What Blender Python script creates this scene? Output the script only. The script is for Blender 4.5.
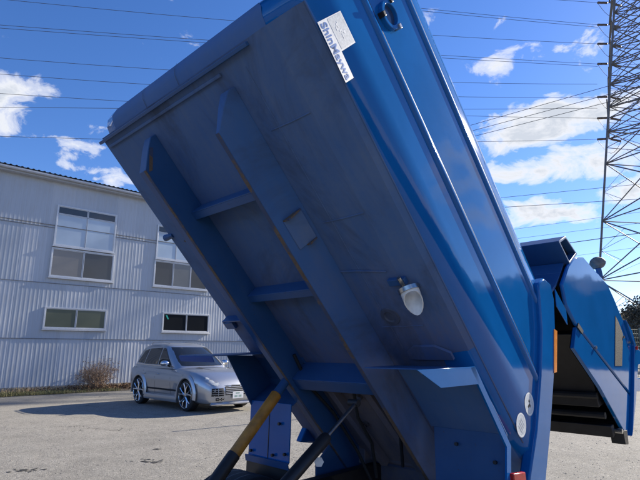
import bpy, bmesh, math, random
from math import sin, cos, radians, pi, sqrt, atan2, tan
from mathutils import Vector, Matrix, noise
random.seed(7)
for o in list(bpy.data.objects): bpy.data.objects.remove(o)
scene = bpy.context.scene
COL = scene.collection

# ------------------------------------------------------------------ camera
PITCH = radians(12.6); FPX = 493.0; CAMZ = 1.6
cam = bpy.data.cameras.new('camera'); camo = bpy.data.objects.new('camera', cam); COL.objects.link(camo)
camo.location = (0, 0, CAMZ); camo.rotation_euler = (radians(90) + PITCH, 0, 0)
cam.sensor_width = 36; cam.lens = FPX/640*36; cam.clip_start = .05; cam.clip_end = 3000
scene.camera = camo
scene.cycles.max_bounces = 7; scene.render.resolution_x = 1024; scene.render.resolution_y = 768
CAM = Vector((0, 0, CAMZ))
def ray(px, py):
    a = (px-320)/FPX; b = (240-py)/FPX
    return Vector((a, cos(PITCH)-b*sin(PITCH), sin(PITCH)+b*cos(PITCH)))
def hit(px, py, n, p0):
    r = ray(px, py); n = Vector(n); return CAM + r*((Vector(p0)-CAM).dot(n)/r.dot(n))
def ground(px, py): return hit(px, py, (0, 0, 1), (0, 0, 0))

# ------------------------------------------------------------------ node helpers
def N(nt, t, **kw):
    n = nt.nodes.new(t)
    for k, v in kw.items():
        if k.startswith('i_'):
            n.inputs[k[2:].replace('_', ' ')].default_value = v
        else: setattr(n, k, v)
    return n
def L(nt, a, b): nt.links.new(a, b)
def val(nt, op, a, b=None, c=None, clamp=False):
    n = nt.nodes.new('ShaderNodeMath'); n.operation = op; n.use_clamp = clamp
    for i, x in enumerate((a, b, c)):
        if x is None: continue
        if isinstance(x, (int, float)): n.inputs[i].default_value = x
        else: L(nt, x, n.inputs[i])
    return n.outputs[0]
def ramp(nt, fac, stops, interp='LINEAR'):
    n = nt.nodes.new('ShaderNodeValToRGB'); cr = n.color_ramp; cr.interpolation = interp
    while len(cr.elements) < len(stops): cr.elements.new(.5)
    for e, (p, c) in zip(cr.elements, stops):
        e.position = p; e.color = (c, c, c, 1) if isinstance(c, (int, float)) else tuple(c)+((1,) if len(c) == 3 else ())
    L(nt, fac, n.inputs[0]); return n.outputs[0]
def mixc(nt, fac, a, b):
    n = nt.nodes.new('ShaderNodeMix'); n.data_type = 'RGBA'
    for s, x in ((n.inputs[0], fac), (n.inputs[6], a), (n.inputs[7], b)):
        if isinstance(x, (int, float)): s.default_value = x
        elif isinstance(x, tuple): s.default_value = x if len(x) == 4 else x+(1,)
        else: L(nt, x, s)
    return n.outputs[2]
def noise_n(nt, vec, scale, detail=4, rough=.55, dist=0):
    n = N(nt, 'ShaderNodeTexNoise'); n.inputs['Scale'].default_value = scale; n.inputs['Detail'].default_value = detail
    n.inputs['Roughness'].default_value = rough; n.inputs['Distortion'].default_value = dist
    if vec is not None: L(nt, vec, n.inputs['Vector'])
    return n.outputs['Fac']
def vscale(nt, vec, s):
    n = N(nt, 'ShaderNodeVectorMath', operation='MULTIPLY'); L(nt, vec, n.inputs[0]); n.inputs[1].default_value = s; return n.outputs[0]

# ------------------------------------------------------------------ world: sky with clouds
SUN_AZ = radians(54); SUN_EL = radians(27)
world = bpy.data.worlds.new('World'); scene.world = world; world.use_nodes = True
wt = world.node_tree; wt.nodes.clear()
sky = N(wt, 'ShaderNodeTexSky', sky_type='NISHITA', sun_disc=False, sun_elevation=SUN_EL, sun_rotation=SUN_AZ,
        altitude=50, air_density=1.0, dust_density=.15, ozone_density=3.5)
tc = N(wt, 'ShaderNodeTexCoord'); dirv = tc.outputs['Generated']
# cloud banks: direction of the bank, its angular half width and half height, weight
def bank(px, py, rx, ry, wgt):
    r = ray(px, py).normalized(); right = Vector((r.y, -r.x, 0)).normalized(); up = right.cross(r)
    def dot(v, sc):
        n = N(wt, 'ShaderNodeVectorMath', operation='DOT_PRODUCT'); L(wt, warp, n.inputs[0]); n.inputs[1].default_value = v*(1/sc); return n.outputs['Value']
    a = dot(right, rx/FPX); b = dot(up, ry/FPX); f = dot(r, 1)
    q = val(wt, 'ADD', val(wt, 'MULTIPLY', a, a), val(wt, 'MULTIPLY', b, b))
    g = val(wt, 'SUBTRACT', 1, q, clamp=True)
    return val(wt, 'MULTIPLY', val(wt, 'MULTIPLY', g, wgt), val(wt, 'GREATER_THAN', f, 0))
wn_ = N(wt, 'ShaderNodeTexNoise'); wn_.inputs['Scale'].default_value = 9; wn_.inputs['Detail'].default_value = 3; L(wt, dirv, wn_.inputs['Vector'])
wsub = N(wt, 'ShaderNodeVectorMath', operation='SUBTRACT'); L(wt, wn_.outputs['Color'], wsub.inputs[0]); wsub.inputs[1].default_value = (.5, .5, .5)
wsc = N(wt, 'ShaderNodeVectorMath', operation='MULTIPLY_ADD'); L(wt, wsub.outputs[0], wsc.inputs[0]); wsc.inputs[1].default_value = (.06, .06, .06); L(wt, dirv, wsc.inputs[2])
warp = wsc.outputs[0]
banks = [(556, 122, 92, 26, 1.02), (562, 162, 90, 22, .98), (548, 213, 64, 18, .95), (502, 66, 46, 22, .46), (590, 42, 34, 22, .42),
         (625, 190, 30, 16, .6), (-2, 100, 34, 34, .85), (36, 84, 24, 13, .5), (62, 143, 60, 10, .5), (75, 150, 40, 14, .42), (98, 168, 50, 9, .55), (120, 181, 30, 9, .66), (415, 20, 40, 14, .35),
         (880, 130, 160, 60, .9), (1100, 40, 160, 70, .8), (-260, 120, 140, 45, .8), (-420, -60, 150, 60, .6)]
acc = None
for b in banks:
    g = bank(*b); acc = g if acc is None else val(wt, 'MAXIMUM', acc, g)
sep = N(wt, 'ShaderNodeSeparateXYZ'); L(wt, dirv, sep.inputs[0])
cl_hi = noise_n(wt, vscale(wt, dirv, (1, 1, 1.7)), 13, 9, .62, .4)
cl_lo = noise_n(wt, vscale(wt, dirv, (1, 1, 1.9)), 1.6, 3, .45, .2)
far = ramp(wt, cl_lo, [(.50, 0), (.72, .8)])                     # loose unseen cloud outside the view, thickened to brighten the truck's underside
behind = val(wt, 'LESS_THAN', sep.outputs[1], .25)
acc = val(wt, 'MAXIMUM', acc, val(wt, 'MULTIPLY', far, behind))
amp = val(wt, 'MULTIPLY_ADD', behind, -1.05, 1.6)
dens = val(wt, 'ADD', val(wt, 'MULTIPLY', acc, .66), val(wt, 'MULTIPLY', val(wt, 'SUBTRACT', cl_hi, .5), amp))
cloud = ramp(wt, dens, [(.20, 0), (.38, .55), (.56, 1)], 'EASE')
body = ramp(wt, dens, [(.42, (.95, .96, 1.0)), (.70, (.62, .67, .76))])
skyc = N(wt, 'ShaderNodeBackground'); 
skyg = N(wt, 'ShaderNodeHueSaturation'); skyg.inputs['Saturation'].default_value = 1.18; skyg.inputs['Value'].default_value = 1.0; L(wt, sky.outputs[0], skyg.inputs['Color'])
skt = N(wt, 'ShaderNodeVectorMath', operation='MULTIPLY'); L(wt, skyg.outputs[0], skt.inputs[0]); skt.inputs[1].default_value = (1.0, .965, 1.21)
L(wt, skt.outputs[0], skyc.inputs[0]); skyc.inputs[1].default_value = .078
clb = N(wt, 'ShaderNodeBackground'); L(wt, body, clb.inputs[0]); clb.inputs[1].default_value = .52
mx = N(wt, 'ShaderNodeMixShader'); L(wt, cloud, mx.inputs[0]); L(wt, skyc.outputs[0], mx.inputs[1]); L(wt, clb.outputs[0], mx.inputs[2])
wo = N(wt, 'ShaderNodeOutputWorld'); L(wt, mx.outputs[0], wo.inputs[0])

# ------------------------------------------------------------------ sun, exposure
sl = bpy.data.lights.new('sun', 'SUN'); sl.energy = 5.0; sl.angle = radians(.53); sl.color = (1, .91, .76)
so = bpy.data.objects.new('sun', sl); COL.objects.link(so)
SUND = Vector((sin(SUN_AZ)*cos(SUN_EL), cos(SUN_AZ)*cos(SUN_EL), sin(SUN_EL)))
so.location = SUND*40; so.rotation_euler = SUND.to_track_quat('Z', 'Y').to_euler()
vs = scene.view_settings; vs.view_transform = 'Standard'; vs.look = 'None'; vs.gamma = 1; vs.exposure = 1.05; vs.use_curve_mapping = False

# ------------------------------------------------------------------ materials
MATS = {}
def mat(name):
    m = bpy.data.materials.new(name); m.use_nodes = True; MATS[name] = m
    nt = m.node_tree; return m, nt, nt.nodes['Principled BSDF']
def simple(name, col, rough=.5, metal=0, var=.15, nscale=20, bump=0, bscale=60, coat=0, spec=.5):
    m, nt, b = mat(name); t = N(nt, 'ShaderNodeTexCoord').outputs['Object']
    f = noise_n(nt, t, nscale, 5, .6)
    c = mixc(nt, ramp(nt, f, [(.3, 0), (.7, 1)]), tuple(x*(1-var) for x in col), tuple(min(1, x*(1+var)) for x in col))
    L(nt, c, b.inputs['Base Color']); b.inputs['Metallic'].default_value = metal
    r = val(nt, 'MULTIPLY_ADD', f, .2, rough-.1); L(nt, r, b.inputs['Roughness'])
    b.inputs['Coat Weight'].default_value = coat; b.inputs['Specular IOR Level'].default_value = spec
    if bump:
        bn = N(nt, 'ShaderNodeBump'); bn.inputs['Strength'].default_value = bump; bn.inputs['Distance'].default_value = .01
        L(nt, noise_n(nt, t, bscale, 4), bn.inputs['Height']); L(nt, bn.outputs[0], b.inputs['Normal'])
    return m
BLUE = (.004, .098, .320)
def paint(name, col=BLUE, dust=.12, rough=.16, dents=.35, streak=True, dustcol=(.115, .15, .20), chips=0.0, spray=False, stain=0.0, coat=0.0, spec=.4):
    # enamel paint with a film of dust, rain streaks and slightly uneven sheet metal; coordinates run along the truck body
    m, nt, b = mat(name); a = N(nt, 'ShaderNodeAttribute', attribute_name='bc').outputs['Vector']
    f1 = noise_n(nt, a, 2.3, 6, .6, .3); f2 = noise_n(nt, vscale(nt, a, (14, 1.2, 14)), 1.5, 5, .6)
    f3 = noise_n(nt, a, 38, 5, .65)
    k = val(nt, 'ADD', val(nt, 'MULTIPLY', f1, .6), val(nt, 'MULTIPLY', f2, .4 if streak else .1))
    d = val(nt, 'MULTIPLY', ramp(nt, k, [(.28, .35), (.68, 1)]), dust)
    d = val(nt, 'ADD', d, val(nt, 'MULTIPLY', val(nt, 'SUBTRACT', f3, .5), dust*.35), clamp=True)
    base = mixc(nt, ramp(nt, f1, [(.3, 0), (.75, 1)]), tuple(x*.88 for x in col), tuple(x*1.12 for x in col))
    dc = dustcol
    if spray:      # brown road spray thrown up by the wheels on the rear part
        sx = N(nt, 'ShaderNodeSeparateXYZ'); L(nt, a, sx.inputs[0])
        w_ = ramp(nt, val(nt, 'ADD', val(nt, 'MULTIPLY', sx.outputs[1], .33), val(nt, 'MULTIPLY', val(nt, 'SUBTRACT', f1, .5), .5)), [(.36, 0), (.72, 1)])
        dc = mixc(nt, w_, dustcol, (.19, .145, .11))
    c = mixc(nt, d, base, dc)
    if chips:
        ch = ramp(nt, noise_n(nt, a, 55, 3, .7), [(.70-chips*.1, 0), (.74-chips*.1, 1)])
        c = mixc(nt, val(nt, 'MULTIPLY', ch, .7), c, (.075, .04, .022))
    if stain:      # grease blots, wiped patches and thin rusty runs
        s1 = ramp(nt, noise_n(nt, vscale(nt, a, (1.6, .8, 1)), 1.5, 7, .68, .8), [(.50, 0), (.68, 1)]); c = mixc(nt, val(nt, 'MULTIPLY', s1, stain), c, (.035, .042, .065))
        s2 = ramp(nt, noise_n(nt, vscale(nt, a, (30, .9, 1)), 1.0, 4, .6, .2), [(.66, 0), (.74, 1)]); c = mixc(nt, val(nt, 'MULTIPLY', s2, stain*.55), c, (.16, .115, .08))
        s3 = ramp(nt, noise_n(nt, a, 85, 3, .7), [(.70, 0), (.74, 1)]); c = mixc(nt, val(nt, 'MULTIPLY', s3, stain*.8), c, (.10, .06, .035))
    if coat: b.inputs['Coat Weight'].default_value = coat; b.inputs['Coat Roughness'].default_value = .02; b.inputs['Coat IOR'].default_value = 1.5
    L(nt, c, b.inputs['Base Color'])
    L(nt, val(nt, 'ADD', val(nt, 'MULTIPLY', d, .75), val(nt, 'MULTIPLY_ADD', f3, .015, rough-.008), clamp=True), b.inputs['Roughness'])
    b.inputs['Specular IOR Level'].default_value = spec
    bn = N(nt, 'ShaderNodeBump'); bn.inputs['Strength'].default_value = dents; bn.inputs['Distance'].default_value = .02
    L(nt, noise_n(nt, vscale(nt, a, (1, .6, 1)), 2.6, 2, .5), bn.inputs['Height']); L(nt, bn.outputs[0], b.inputs['Normal'])
    return m
M_side = paint('blue_gloss_paint', col=(.003, .112, .36), dust=.03, rough=.045, dents=.08, spec=.34)
M_edge = paint('blue_front_edge_paint', dust=.42, rough=.45, dents=.2, dustcol=(.17, .195, .225))
M_lip = paint('blue_shaded_lip_paint', col=(.004, .07, .30), dust=.05, rough=.6, dents=.1)  # truck blue with the shade of the fender's front lip put into its colour
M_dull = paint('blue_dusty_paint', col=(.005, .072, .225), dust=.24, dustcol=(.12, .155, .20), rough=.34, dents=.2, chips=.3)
M_floor = paint('blue_underside_paint', dust=.68, rough=.5, dents=.3, dustcol=(.165, .195, .235), spray=True, stain=.55)
M_beam = paint('blue_beam_paint', dust=.5, rough=.5, dents=.2, dustcol=(.12, .15, .19), spray=True, stain=.55)
M_grime = paint('grimy_underside_paint', col=(.04, .08, .18), dust=.85, rough=.6, dents=.5, dustcol=(.23, .175, .135))
M_black = simple('black_steel', (.012, .012, .014), .45, 0, .3)
M_dark = simple('sooty_steel', (.018, .018, .02), .55, .3, .4, 9)
M_rubber = simple('tyre_rubber', (.018, .018, .019), .75, 0, .25, 30, .3, 90)
M_steel = simple('bare_steel', (.45, .45, .44), .28, 1, .15)
M_chrome = simple('polished_alloy', (.72, .73, .75), .14, 1, .06)
M_white = simple('white_plastic', (.72, .70, .64), .4, 0, .12, 30)
M_decal = simple('white_decal', (.78, .79, .78), .45, 0, .07, 60)
M_decalgrey = simple('faded_decal', (.55, .58, .60), .5, 0, .2, 90)
M_ink = simple('blue_ink', (.008, .13, .46), .5, 0, .08, 80)
M_orange = simple('orange_safety_paint', (.46, .20, .025), .5, 0, .3, 14, .2, 50)
M_amber = simple('amber_reflector', (.75, .25, .04), .25, 0, .1)
M_red = simple('red_lens', (.35, .012, .012), .2, 0, .2)
M_rust = None
def mk_rust():
    m, nt, b = mat('chipped_rusty_edge'); a = N(nt, 'ShaderNodeAttribute', attribute_name='bc').outputs['Vector']
    f = noise_n(nt, vscale(nt, a, (1, .35, 1)), 26, 5, .65); g = noise_n(nt, a, 3.2, 3, .5)
    k = ramp(nt, val(nt, 'ADD', val(nt, 'MULTIPLY', f, .6), val(nt, 'MULTIPLY', g, .55)), [(.565, 0), (.60, 1)])
    r = mixc(nt, noise_n(nt, a, 60, 4), (.06, .036, .022), (.20, .145, .10))
    c = mixc(nt, k, (.05, .07, .13), r); L(nt, c, b.inputs['Base Color']); b.inputs['Roughness'].default_value = .8
    return m
M_rust = mk_rust()

# ------------------------------------------------------------------ mesh helpers
class MB:
    """collects faces in world coordinates; bc keeps body coordinates for the textures"""
    def __init__(s, fn=None): s.v = []; s.f = []; s.bc = []; s.fn = fn or (lambda *p: Vector(p))
    def p(s, *q): s.v.append(Vector(s.fn(*q))); s.bc.append(q); return len(s.v)-1
    def face(s, *idx): s.f.append(tuple(idx))
    def poly(s, pts): s.f.append(tuple(s.p(*q) for q in pts))
    def hexa(s, a, b):      # a, b: two quads of four points
        i = [s.p(*q) for q in a]; j = [s.p(*q) for q in b]; n = len(i)
        s.f.append(tuple(reversed(i))); s.f.append(tuple(j))
        for k in range(n): s.f.append((i[k], i[(k+1) % n], j[(k+1) % n], j[k]))
    def box(s, x0, x1, y0, y1, z0, z1):
        s.hexa([(x0, y0, z0), (x1, y0, z0), (x1, y1, z0), (x0, y1, z0)], [(x0, y0, z1), (x1, y0, z1), (x1, y1, z1), (x0, y1, z1)])
    def prismu(s, pts, u0, u1): s.hexa([(u0,)+tuple(q) for q in pts], [(u1,)+tuple(q) for q in pts])   # outline in (s, w), along u
    def prismw(s, pts, w0, w1): s.hexa([tuple(q)+(w0,) for q in pts], [tuple(q)+(w1,) for q in pts])
    def loft(s, rings, closed=True, cap0=False, cap1=False):
        R = [[s.p(*q) for q in r] for r in rings]; n = len(R[0])
        for a, b in zip(R, R[1:]):
            for k in range(n if closed else n-1): s.f.append((a[k], a[(k+1) % n], b[(k+1) % n], b[k]))
        if cap0: s.f.append(tuple(reversed(R[0])))
        if cap1: s.f.append(tuple(R[-1]))
    def tube(s, path, r, n=10, cap=True):
        pts = [Vector(q) for q in path]; rings = []
        rs = r if isinstance(r, (list, tuple)) else [r]*len(pts)
        for k, q in enumerate(pts):
            d = (pts[min(k+1, len(pts)-1)]-pts[max(k-1, 0)]).normalized()
            a = d.cross(Vector((0, 0, 1)) if abs(d.z) < .93 else Vector((1, 0, 0))).normalized(); b = d.cross(a)
            rings.append([tuple(q+(a*cos(2*pi*j/n)+b*sin(2*pi*j/n))*rs[k]) for j in range(n)])
        s.loft(rings, True, cap, cap)
    def strip(s, pts, th, u0, u1):      # folded sheet: polyline in (s, w) with thickness, along u
        off = []
        for k, q in enumerate(pts):
            a = Vector(pts[max(k-1, 0)]); b = Vector(pts[min(k+1, len(pts)-1)]); d = (b-a).normalized(); off.append((q[0]-d.y*th, q[1]+d.x*th))
        for k in range(len(pts)-1): s.prismu([pts[k], pts[k+1], off[k+1], off[k]], u0, u1)
    def build(s, name, m, parent=None, bevel=0, smooth=True, angle=35, origin=None):
        me = bpy.data.meshes.new(name)
        off = Vector((0, 0, 0))
        if parent is not None: off = ORG[parent.name]
        elif origin is not None: off = Vector(origin)
        me.from_pydata([tuple(v-off) for v in s.v], [], s.f); me.validate()
        at = me.attributes.new('bc', 'FLOAT_VECTOR', 'POINT')
        if len(at.data) == len(s.bc): at.data.foreach_set('vector', [c for q in s.bc for c in q])
        bm = bmesh.new(); bm.from_mesh(me); bmesh.ops.recalc_face_normals(bm, faces=bm.faces); bm.to_mesh(me); bm.free()
        if smooth:
            for p in me.polygons: p.use_smooth = True
            me.set_sharp_from_angle(angle=radians(angle))
        me.materials.append(m)
        o = bpy.data.objects.new(name, me); COL.objects.link(o); o.parent = parent
        if parent is None: o.location = off
        ORG[o.name] = off
        if bevel:
            bv = o.modifiers.new('bevel', 'BEVEL'); bv.width = bevel; bv.segments = 2; bv.limit_method = 'ANGLE'; bv.angle_limit = radians(40)
        return o
ORG = {}
def tag(o, label=None, cat=None, group=None, kind=None):
    if label: o['label'] = label
    if cat: o['category'] = cat
    if group: o['group'] = group
    if kind: o['kind'] = kind
    return o
def empty(name, loc, label, cat, group=None):
    o = bpy.data.objects.new(name, None); COL.objects.link(o); o.location = loc; o.empty_display_size = .3
    ORG[o.name] = Vector(loc); return tag(o, label, cat, group)
# ================================================================== SETTING
def mk_asphalt():
    m, nt, b = mat('worn_asphalt'); t = N(nt, 'ShaderNodeTexCoord').outputs['Object']
    big = noise_n(nt, t, .22, 5, .6, .4); mid = noise_n(nt, t, 1.4, 6, .65, .6)
    streak = noise_n(nt, vscale(nt, t, (.35, 1.0, 1)), 1.1, 4, .6, .5)
    v = N(nt, 'ShaderNodeTexVoronoi'); v.inputs['Scale'].default_value = 62; L(nt, t, v.inputs['Vector'])
    v2 = N(nt, 'ShaderNodeTexVoronoi'); v2.inputs['Scale'].default_value = 17; L(nt, t, v2.inputs['Vector'])
    fine = noise_n(nt, t, 75, 4, .7)
    c = mixc(nt, ramp(nt, mid, [(.3, 0), (.7, 1)]), (.195, .185, .165), (.27, .257, .23))
    c = mixc(nt, val(nt, 'MULTIPLY', ramp(nt, big, [(.4, 0), (.66, 1)]), .55), c, (.31, .29, .255))
    c = mixc(nt, val(nt, 'MULTIPLY', ramp(nt, streak, [(.52, 0), (.80, 1)]), .18), c, (.16, .148, .13))
    sep = N(nt, 'ShaderNodeSeparateColor'); L(nt, v.outputs['Color'], sep.inputs[0])
    st = ramp(nt, sep.outputs[0], [(.0, .66), (.55, .95), (.85, 1.12), (1, 1.55)])
    mul = N(nt, 'ShaderNodeMix', data_type='RGBA', blend_type='MULTIPLY'); mul.inputs[0].default_value = .85; L(nt, c, mul.inputs[6]); L(nt, st, mul.inputs[7])
    pit = ramp(nt, v2.outputs['Distance'], [(.0, 1), (.22, 0)])
    pitm = val(nt, 'MULTIPLY', pit, ramp(nt, noise_n(nt, t, 3.1, 3), [(.55, 0), (.7, 1)]))
    c2 = mixc(nt, val(nt, 'MULTIPLY', pitm, .45), mul.outputs[2], (.05, .048, .045))
    # a few hairline cracks
    vc = N(nt, 'ShaderNodeTexVoronoi', feature='DISTANCE_TO_EDGE'); vc.inputs['Scale'].default_value = .33
    wv = N(nt, 'ShaderNodeVectorMath', operation='ADD'); L(nt, t, wv.inputs[0])
    nz = N(nt, 'ShaderNodeTexNoise'); nz.inputs['Scale'].default_value = 1.7; nz.inputs['Detail'].default_value = 6; L(nt, t, nz.inputs['Vector']); L(nt, nz.outputs['Color'], wv.inputs[1]); L(nt, wv.outputs[0], vc.inputs['Vector'])
    cr = val(nt, 'MULTIPLY', ramp(nt, vc.outputs['Distance'], [(.0, 1), (.004, 0)]), ramp(nt, big, [(.45, 0), (.55, .8)]))
    c3 = mixc(nt, cr, c2, (.035, .034, .032))
    L(nt, c3, b.inputs['Base Color']); b.inputs['Roughness'].default_value = .88; b.inputs['Specular IOR Level'].default_value = .3
    h = val(nt, 'ADD', val(nt, 'MULTIPLY', v.outputs['Distance'], -.6), val(nt, 'MULTIPLY', fine, .8))
    h = val(nt, 'SUBTRACT', h, val(nt, 'ADD', val(nt, 'MULTIPLY', pitm, 1.2), val(nt, 'MULTIPLY', cr, 2)))
    bn = N(nt, 'ShaderNodeBump'); bn.inputs['Strength'].default_value = .55; bn.inputs['Distance'].default_value = .012
    L(nt, h, bn.inputs['Height'])
    bn2 = N(nt, 'ShaderNodeBump'); bn2.inputs['Strength'].default_value = .5; bn2.inputs['Distance'].default_value = .05
    L(nt, mid, bn2.inputs['Height']); L(nt, bn2.outputs[0], bn.inputs['Normal']); L(nt, bn.outputs[0], b.inputs['Normal'])
    return m
g = MB(); g.poly([(-400, -400, 0), (400, -400, 0), (400, 400, 0), (-400, 400, 0)])
tag(g.build('ground', mk_asphalt(), smooth=False), kind='structure')

# loose stones and grit lying on the asphalt
M_stone = simple('loose_stone', (.22, .205, .185), .85, 0, .4, 40)
g = MB(); rr = random.Random(3)
for k in range(5200):
    if k < 3400:
        y = 4.5+9*rr.random()**1.5; x = y*(rr.uniform(-.75, .05) if rr.random() < .6 else rr.uniform(.25, .75))
    else: x = rr.uniform(-14, 20); y = rr.uniform(4, 26)
    r = rr.uniform(.004, .011)*(1+.6*(rr.random() < .06)); a = rr.random()*pi
    q = [(x+r*cos(a+j*pi*2/3)*rr.uniform(.7, 1.4), y+r*sin(a+j*pi*2/3)*rr.uniform(.7, 1.4), .0006) for j in range(3)]
    i = [g.p(*z) for z in q]; t_ = g.p(x, y, r*rr.uniform(.5, 1.0))
    for j in range(3): g.face(i[j], i[(j+1) % 3], t_)
tag(g.build('loose_grit', M_stone, smooth=False), 'loose grit and small stones scattered over the asphalt', 'grit', kind='stuff')

# dark worn holes in the asphalt (flat bits of broken surface)
def worn_patch(px, py, n, spread):
    g = MB(); c = ground(px, py); r_ = random.Random(int(px))
    for k in range(n):
        x = c.x+r_.gauss(0, spread); y = c.y+r_.gauss(0, spread*.5); r = r_.uniform(.008, .030)
        g.poly([(x+r*cos(j*pi/4)*r_.uniform(.6, 1.9), y+r*sin(j*pi/4)*r_.uniform(.4, 1.6), .004+.0001*k) for j in range(8)])
    return g
M_tar = simple('dark_tar', (.035, .034, .033), .8, 0, .3, 60, .5, 80)
for px, py, n, sp, lb in ((28, 470, 26, .12, 'dark crumbled tar patch in the asphalt at the bottom left corner'), (155, 461, 24, .13, 'dark crumbled tar patch in the asphalt left of the tyre'), (157, 449, 7, .04, 'tiny dark tar spot beyond the tar patch by the tyre')):
    tag(worn_patch(px, py, n, sp).build('tar_patch', M_tar, smooth=False), lb, 'tar patch', 'tar patches in the asphalt')

# hills all round, wooded
def mk_wood():
    m, nt, b = mat('winter_woodland'); t = N(nt, 'ShaderNodeTexCoord').outputs['Object']
    f = noise_n(nt, t, .22, 7, .7); c = mixc(nt, ramp(nt, f, [(.35, 0), (.65, 1)]), (.035, .042, .022), (.115, .09, .055))
    L(nt, c, b.inputs['Base Color']); b.inputs['Roughness'].default_value = .95; b.inputs['Specular IOR Level'].default_value = .1
    bn = N(nt, 'ShaderNodeBump'); bn.inputs['Strength'].default_value = 1; bn.inputs['Distance'].default_value = 2; L(nt, noise_n(nt, t, .5, 6, .7), bn.inputs['Height']); L(nt, bn.outputs[0], b.inputs['Normal'])
    return m
M_wood = mk_wood()
g = MB(); rings = []; NA = 720
for k, (rad, hh) in enumerate(((135, -1), (140, 3), (150, 8), (162, 12), (178, 15.5), (200, 17), (230, 10), (300, -2))):
    ring = []
    for j in range(NA):
        a = 2*pi*j/NA; q = Vector((cos(a)*2.2, sin(a)*2.2, 0))
        h = hh*(.75+.55*noise.noise(q*1.3+Vector((3, 1, 0)))) if hh > 0 else hh
        if hh > 0: h *= 1.0
        if hh > 0: h += 1.5*noise.noise(Vector((cos(a)*45, sin(a)*45, k*3.1)))+.9*noise.noise(Vector((cos(a)*160, sin(a)*160, k*5.1)))
        ring.append((cos(a)*rad, sin(a)*rad, h))
    rings.append(ring)
g.loft(rings); tag(g.build('hills', M_wood), kind='structure')

# wooded bank along the right side of the lot
g = MB(); rings = []
for k, (off, hh) in enumerate(((0, -.3), (2.0, 4.5), (5, 8.2), (10, 10.5), (18, 11.5), (30, 8), (45, -.5))):
    ring = []
    for j in range(161):
        t = j/160; az = radians(38+100*t); rad = 58+off+5*noise.noise(Vector((t*5, 2, 0))); fade = min(1, t*7)*min(1, (1-t)*6)
        h = hh*(.35+.65*fade)*(1+.22*noise.noise(Vector((t*14, k*.3, 1))))+(1.3*noise.noise(Vector((t*70, k*2.3, 4)))+.7*noise.noise(Vector((t*190, k*4.1, 7))) if 0 < k < 6 else 0)
        ring.append((sin(az)*rad, cos(az)*rad, h))
    rings.append(ring)
g.loft(rings, False); tag(g.build('wooded_bank', M_wood), kind='structure')

# ------------------------------------------------------------------ warehouse
WAZ = radians(47.3); WD = Vector((sin(WAZ), cos(WAZ), 0)); WNN = Vector((cos(WAZ), -sin(WAZ), 0)); WP = ground(0, 394.5)
def wl(a, n, z): return WP+WD*a+WNN*n+Vector((0, 0, z))          # along the wall, out of the wall, up
M_sheet = None
def mk_sheet():
    m, nt, b = mat('white_painted_steel_sheet'); t = N(nt, 'ShaderNodeTexCoord').outputs['Object']; oi = N(nt, 'ShaderNodeObjectInfo').outputs['Random']
    f = noise_n(nt, vscale(nt, t, (9, 9, .7)), 1.2, 5, .6); f2 = noise_n(nt, t, 1.7, 5, .6)
    base = mixc(nt, oi, (.41, .45, .50), (.51, .54, .58))
    c = mixc(nt, val(nt, 'MULTIPLY', ramp(nt, f, [(.48, 0), (.75, 1)]), .32), base, (.36, .35, .33))
    c = mixc(nt, val(nt, 'MULTIPLY', ramp(nt, f2, [(.5, 0), (.8, 1)]), .25), c, (.42, .40, .38))
    L(nt, c, b.inputs['Base Color']); b.inputs['Roughness'].default_value = .38; b.inputs['Specular IOR Level'].default_value = .5
    return m
M_sheet = mk_sheet()
M_trim = simple('grey_steel_trim', (.42, .44, .47), .45, 0, .12, 6)
M_lap = simple('dirty_lap_edge', (.20, .21, .23), .6, 0, .2, 9)
M_alu = simple('window_aluminium', (.62, .63, .64), .4, .3, .08)
M_conc = simple('old_concrete', (.26, .25, .24), .9, 0, .25, 5, .4, 30)
A0, A1, DEP, HE = -9.0, 18.0, 16.0, 8.52
wh = empty('warehouse', wl(0, 0, 0), 'two-storey warehouse clad in white corrugated steel behind the parked car', 'building')
# core walls behind the cladding
g = MB(wl); g.box(A0+.02, A1-.02, -DEP, -.03, 0, HE-.05); wall = g.build('wall', M_sheet, wh, smooth=False); tag(wall, 'corrugated steel wall')
SW, PIT = .9, .15
rows = [(.22, 2.06), (2.03, 4.27), (4.24, 6.56), (6.53, HE)]
protos = {}
def sheet_mesh(h):
    g = MB(); prof = []
    n = int(SW/PIT)
    for k in range(n):
        x = k*PIT
        prof += [(x, 0), (x+.070, 0), (x+.098, .0055), (x+.120, .0055)]
    prof += [(SW, 0), (SW+.02, .003)]
    lo = [g.p(x, -y, 0) for x, y in prof]; hi = [g.p(x, -y, h) for x, y in prof]
    for k in range(len(prof)-1): g.face(lo[k], lo[k+1], hi[k+1], hi[k])
    o = g.build('sheet_proto', M_sheet, None, smooth=False); me = o.data; bpy.data.objects.remove(o); return me
from mathutils import Matrix as Mx
ROTW = Mx((( WD.x, -WNN.x, 0), (WD.y, -WNN.y, 0), (0, 0, 1))).to_euler()
ncol = int((A1-A0)/SW)
for ri, (z0, z1) in enumerate(rows):
    me = sheet_mesh(z1-z0)
    for c in range(ncol):
        o = bpy.data.objects.new('wall_sheet', me); COL.objects.link(o); o.parent = wall
        o.location = wl(A0+c*SW, .004+.005*ri*0+(0.006 if ri % 2 else 0), z0)-ORG[wall.name]; o.rotation_euler = ROTW
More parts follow.
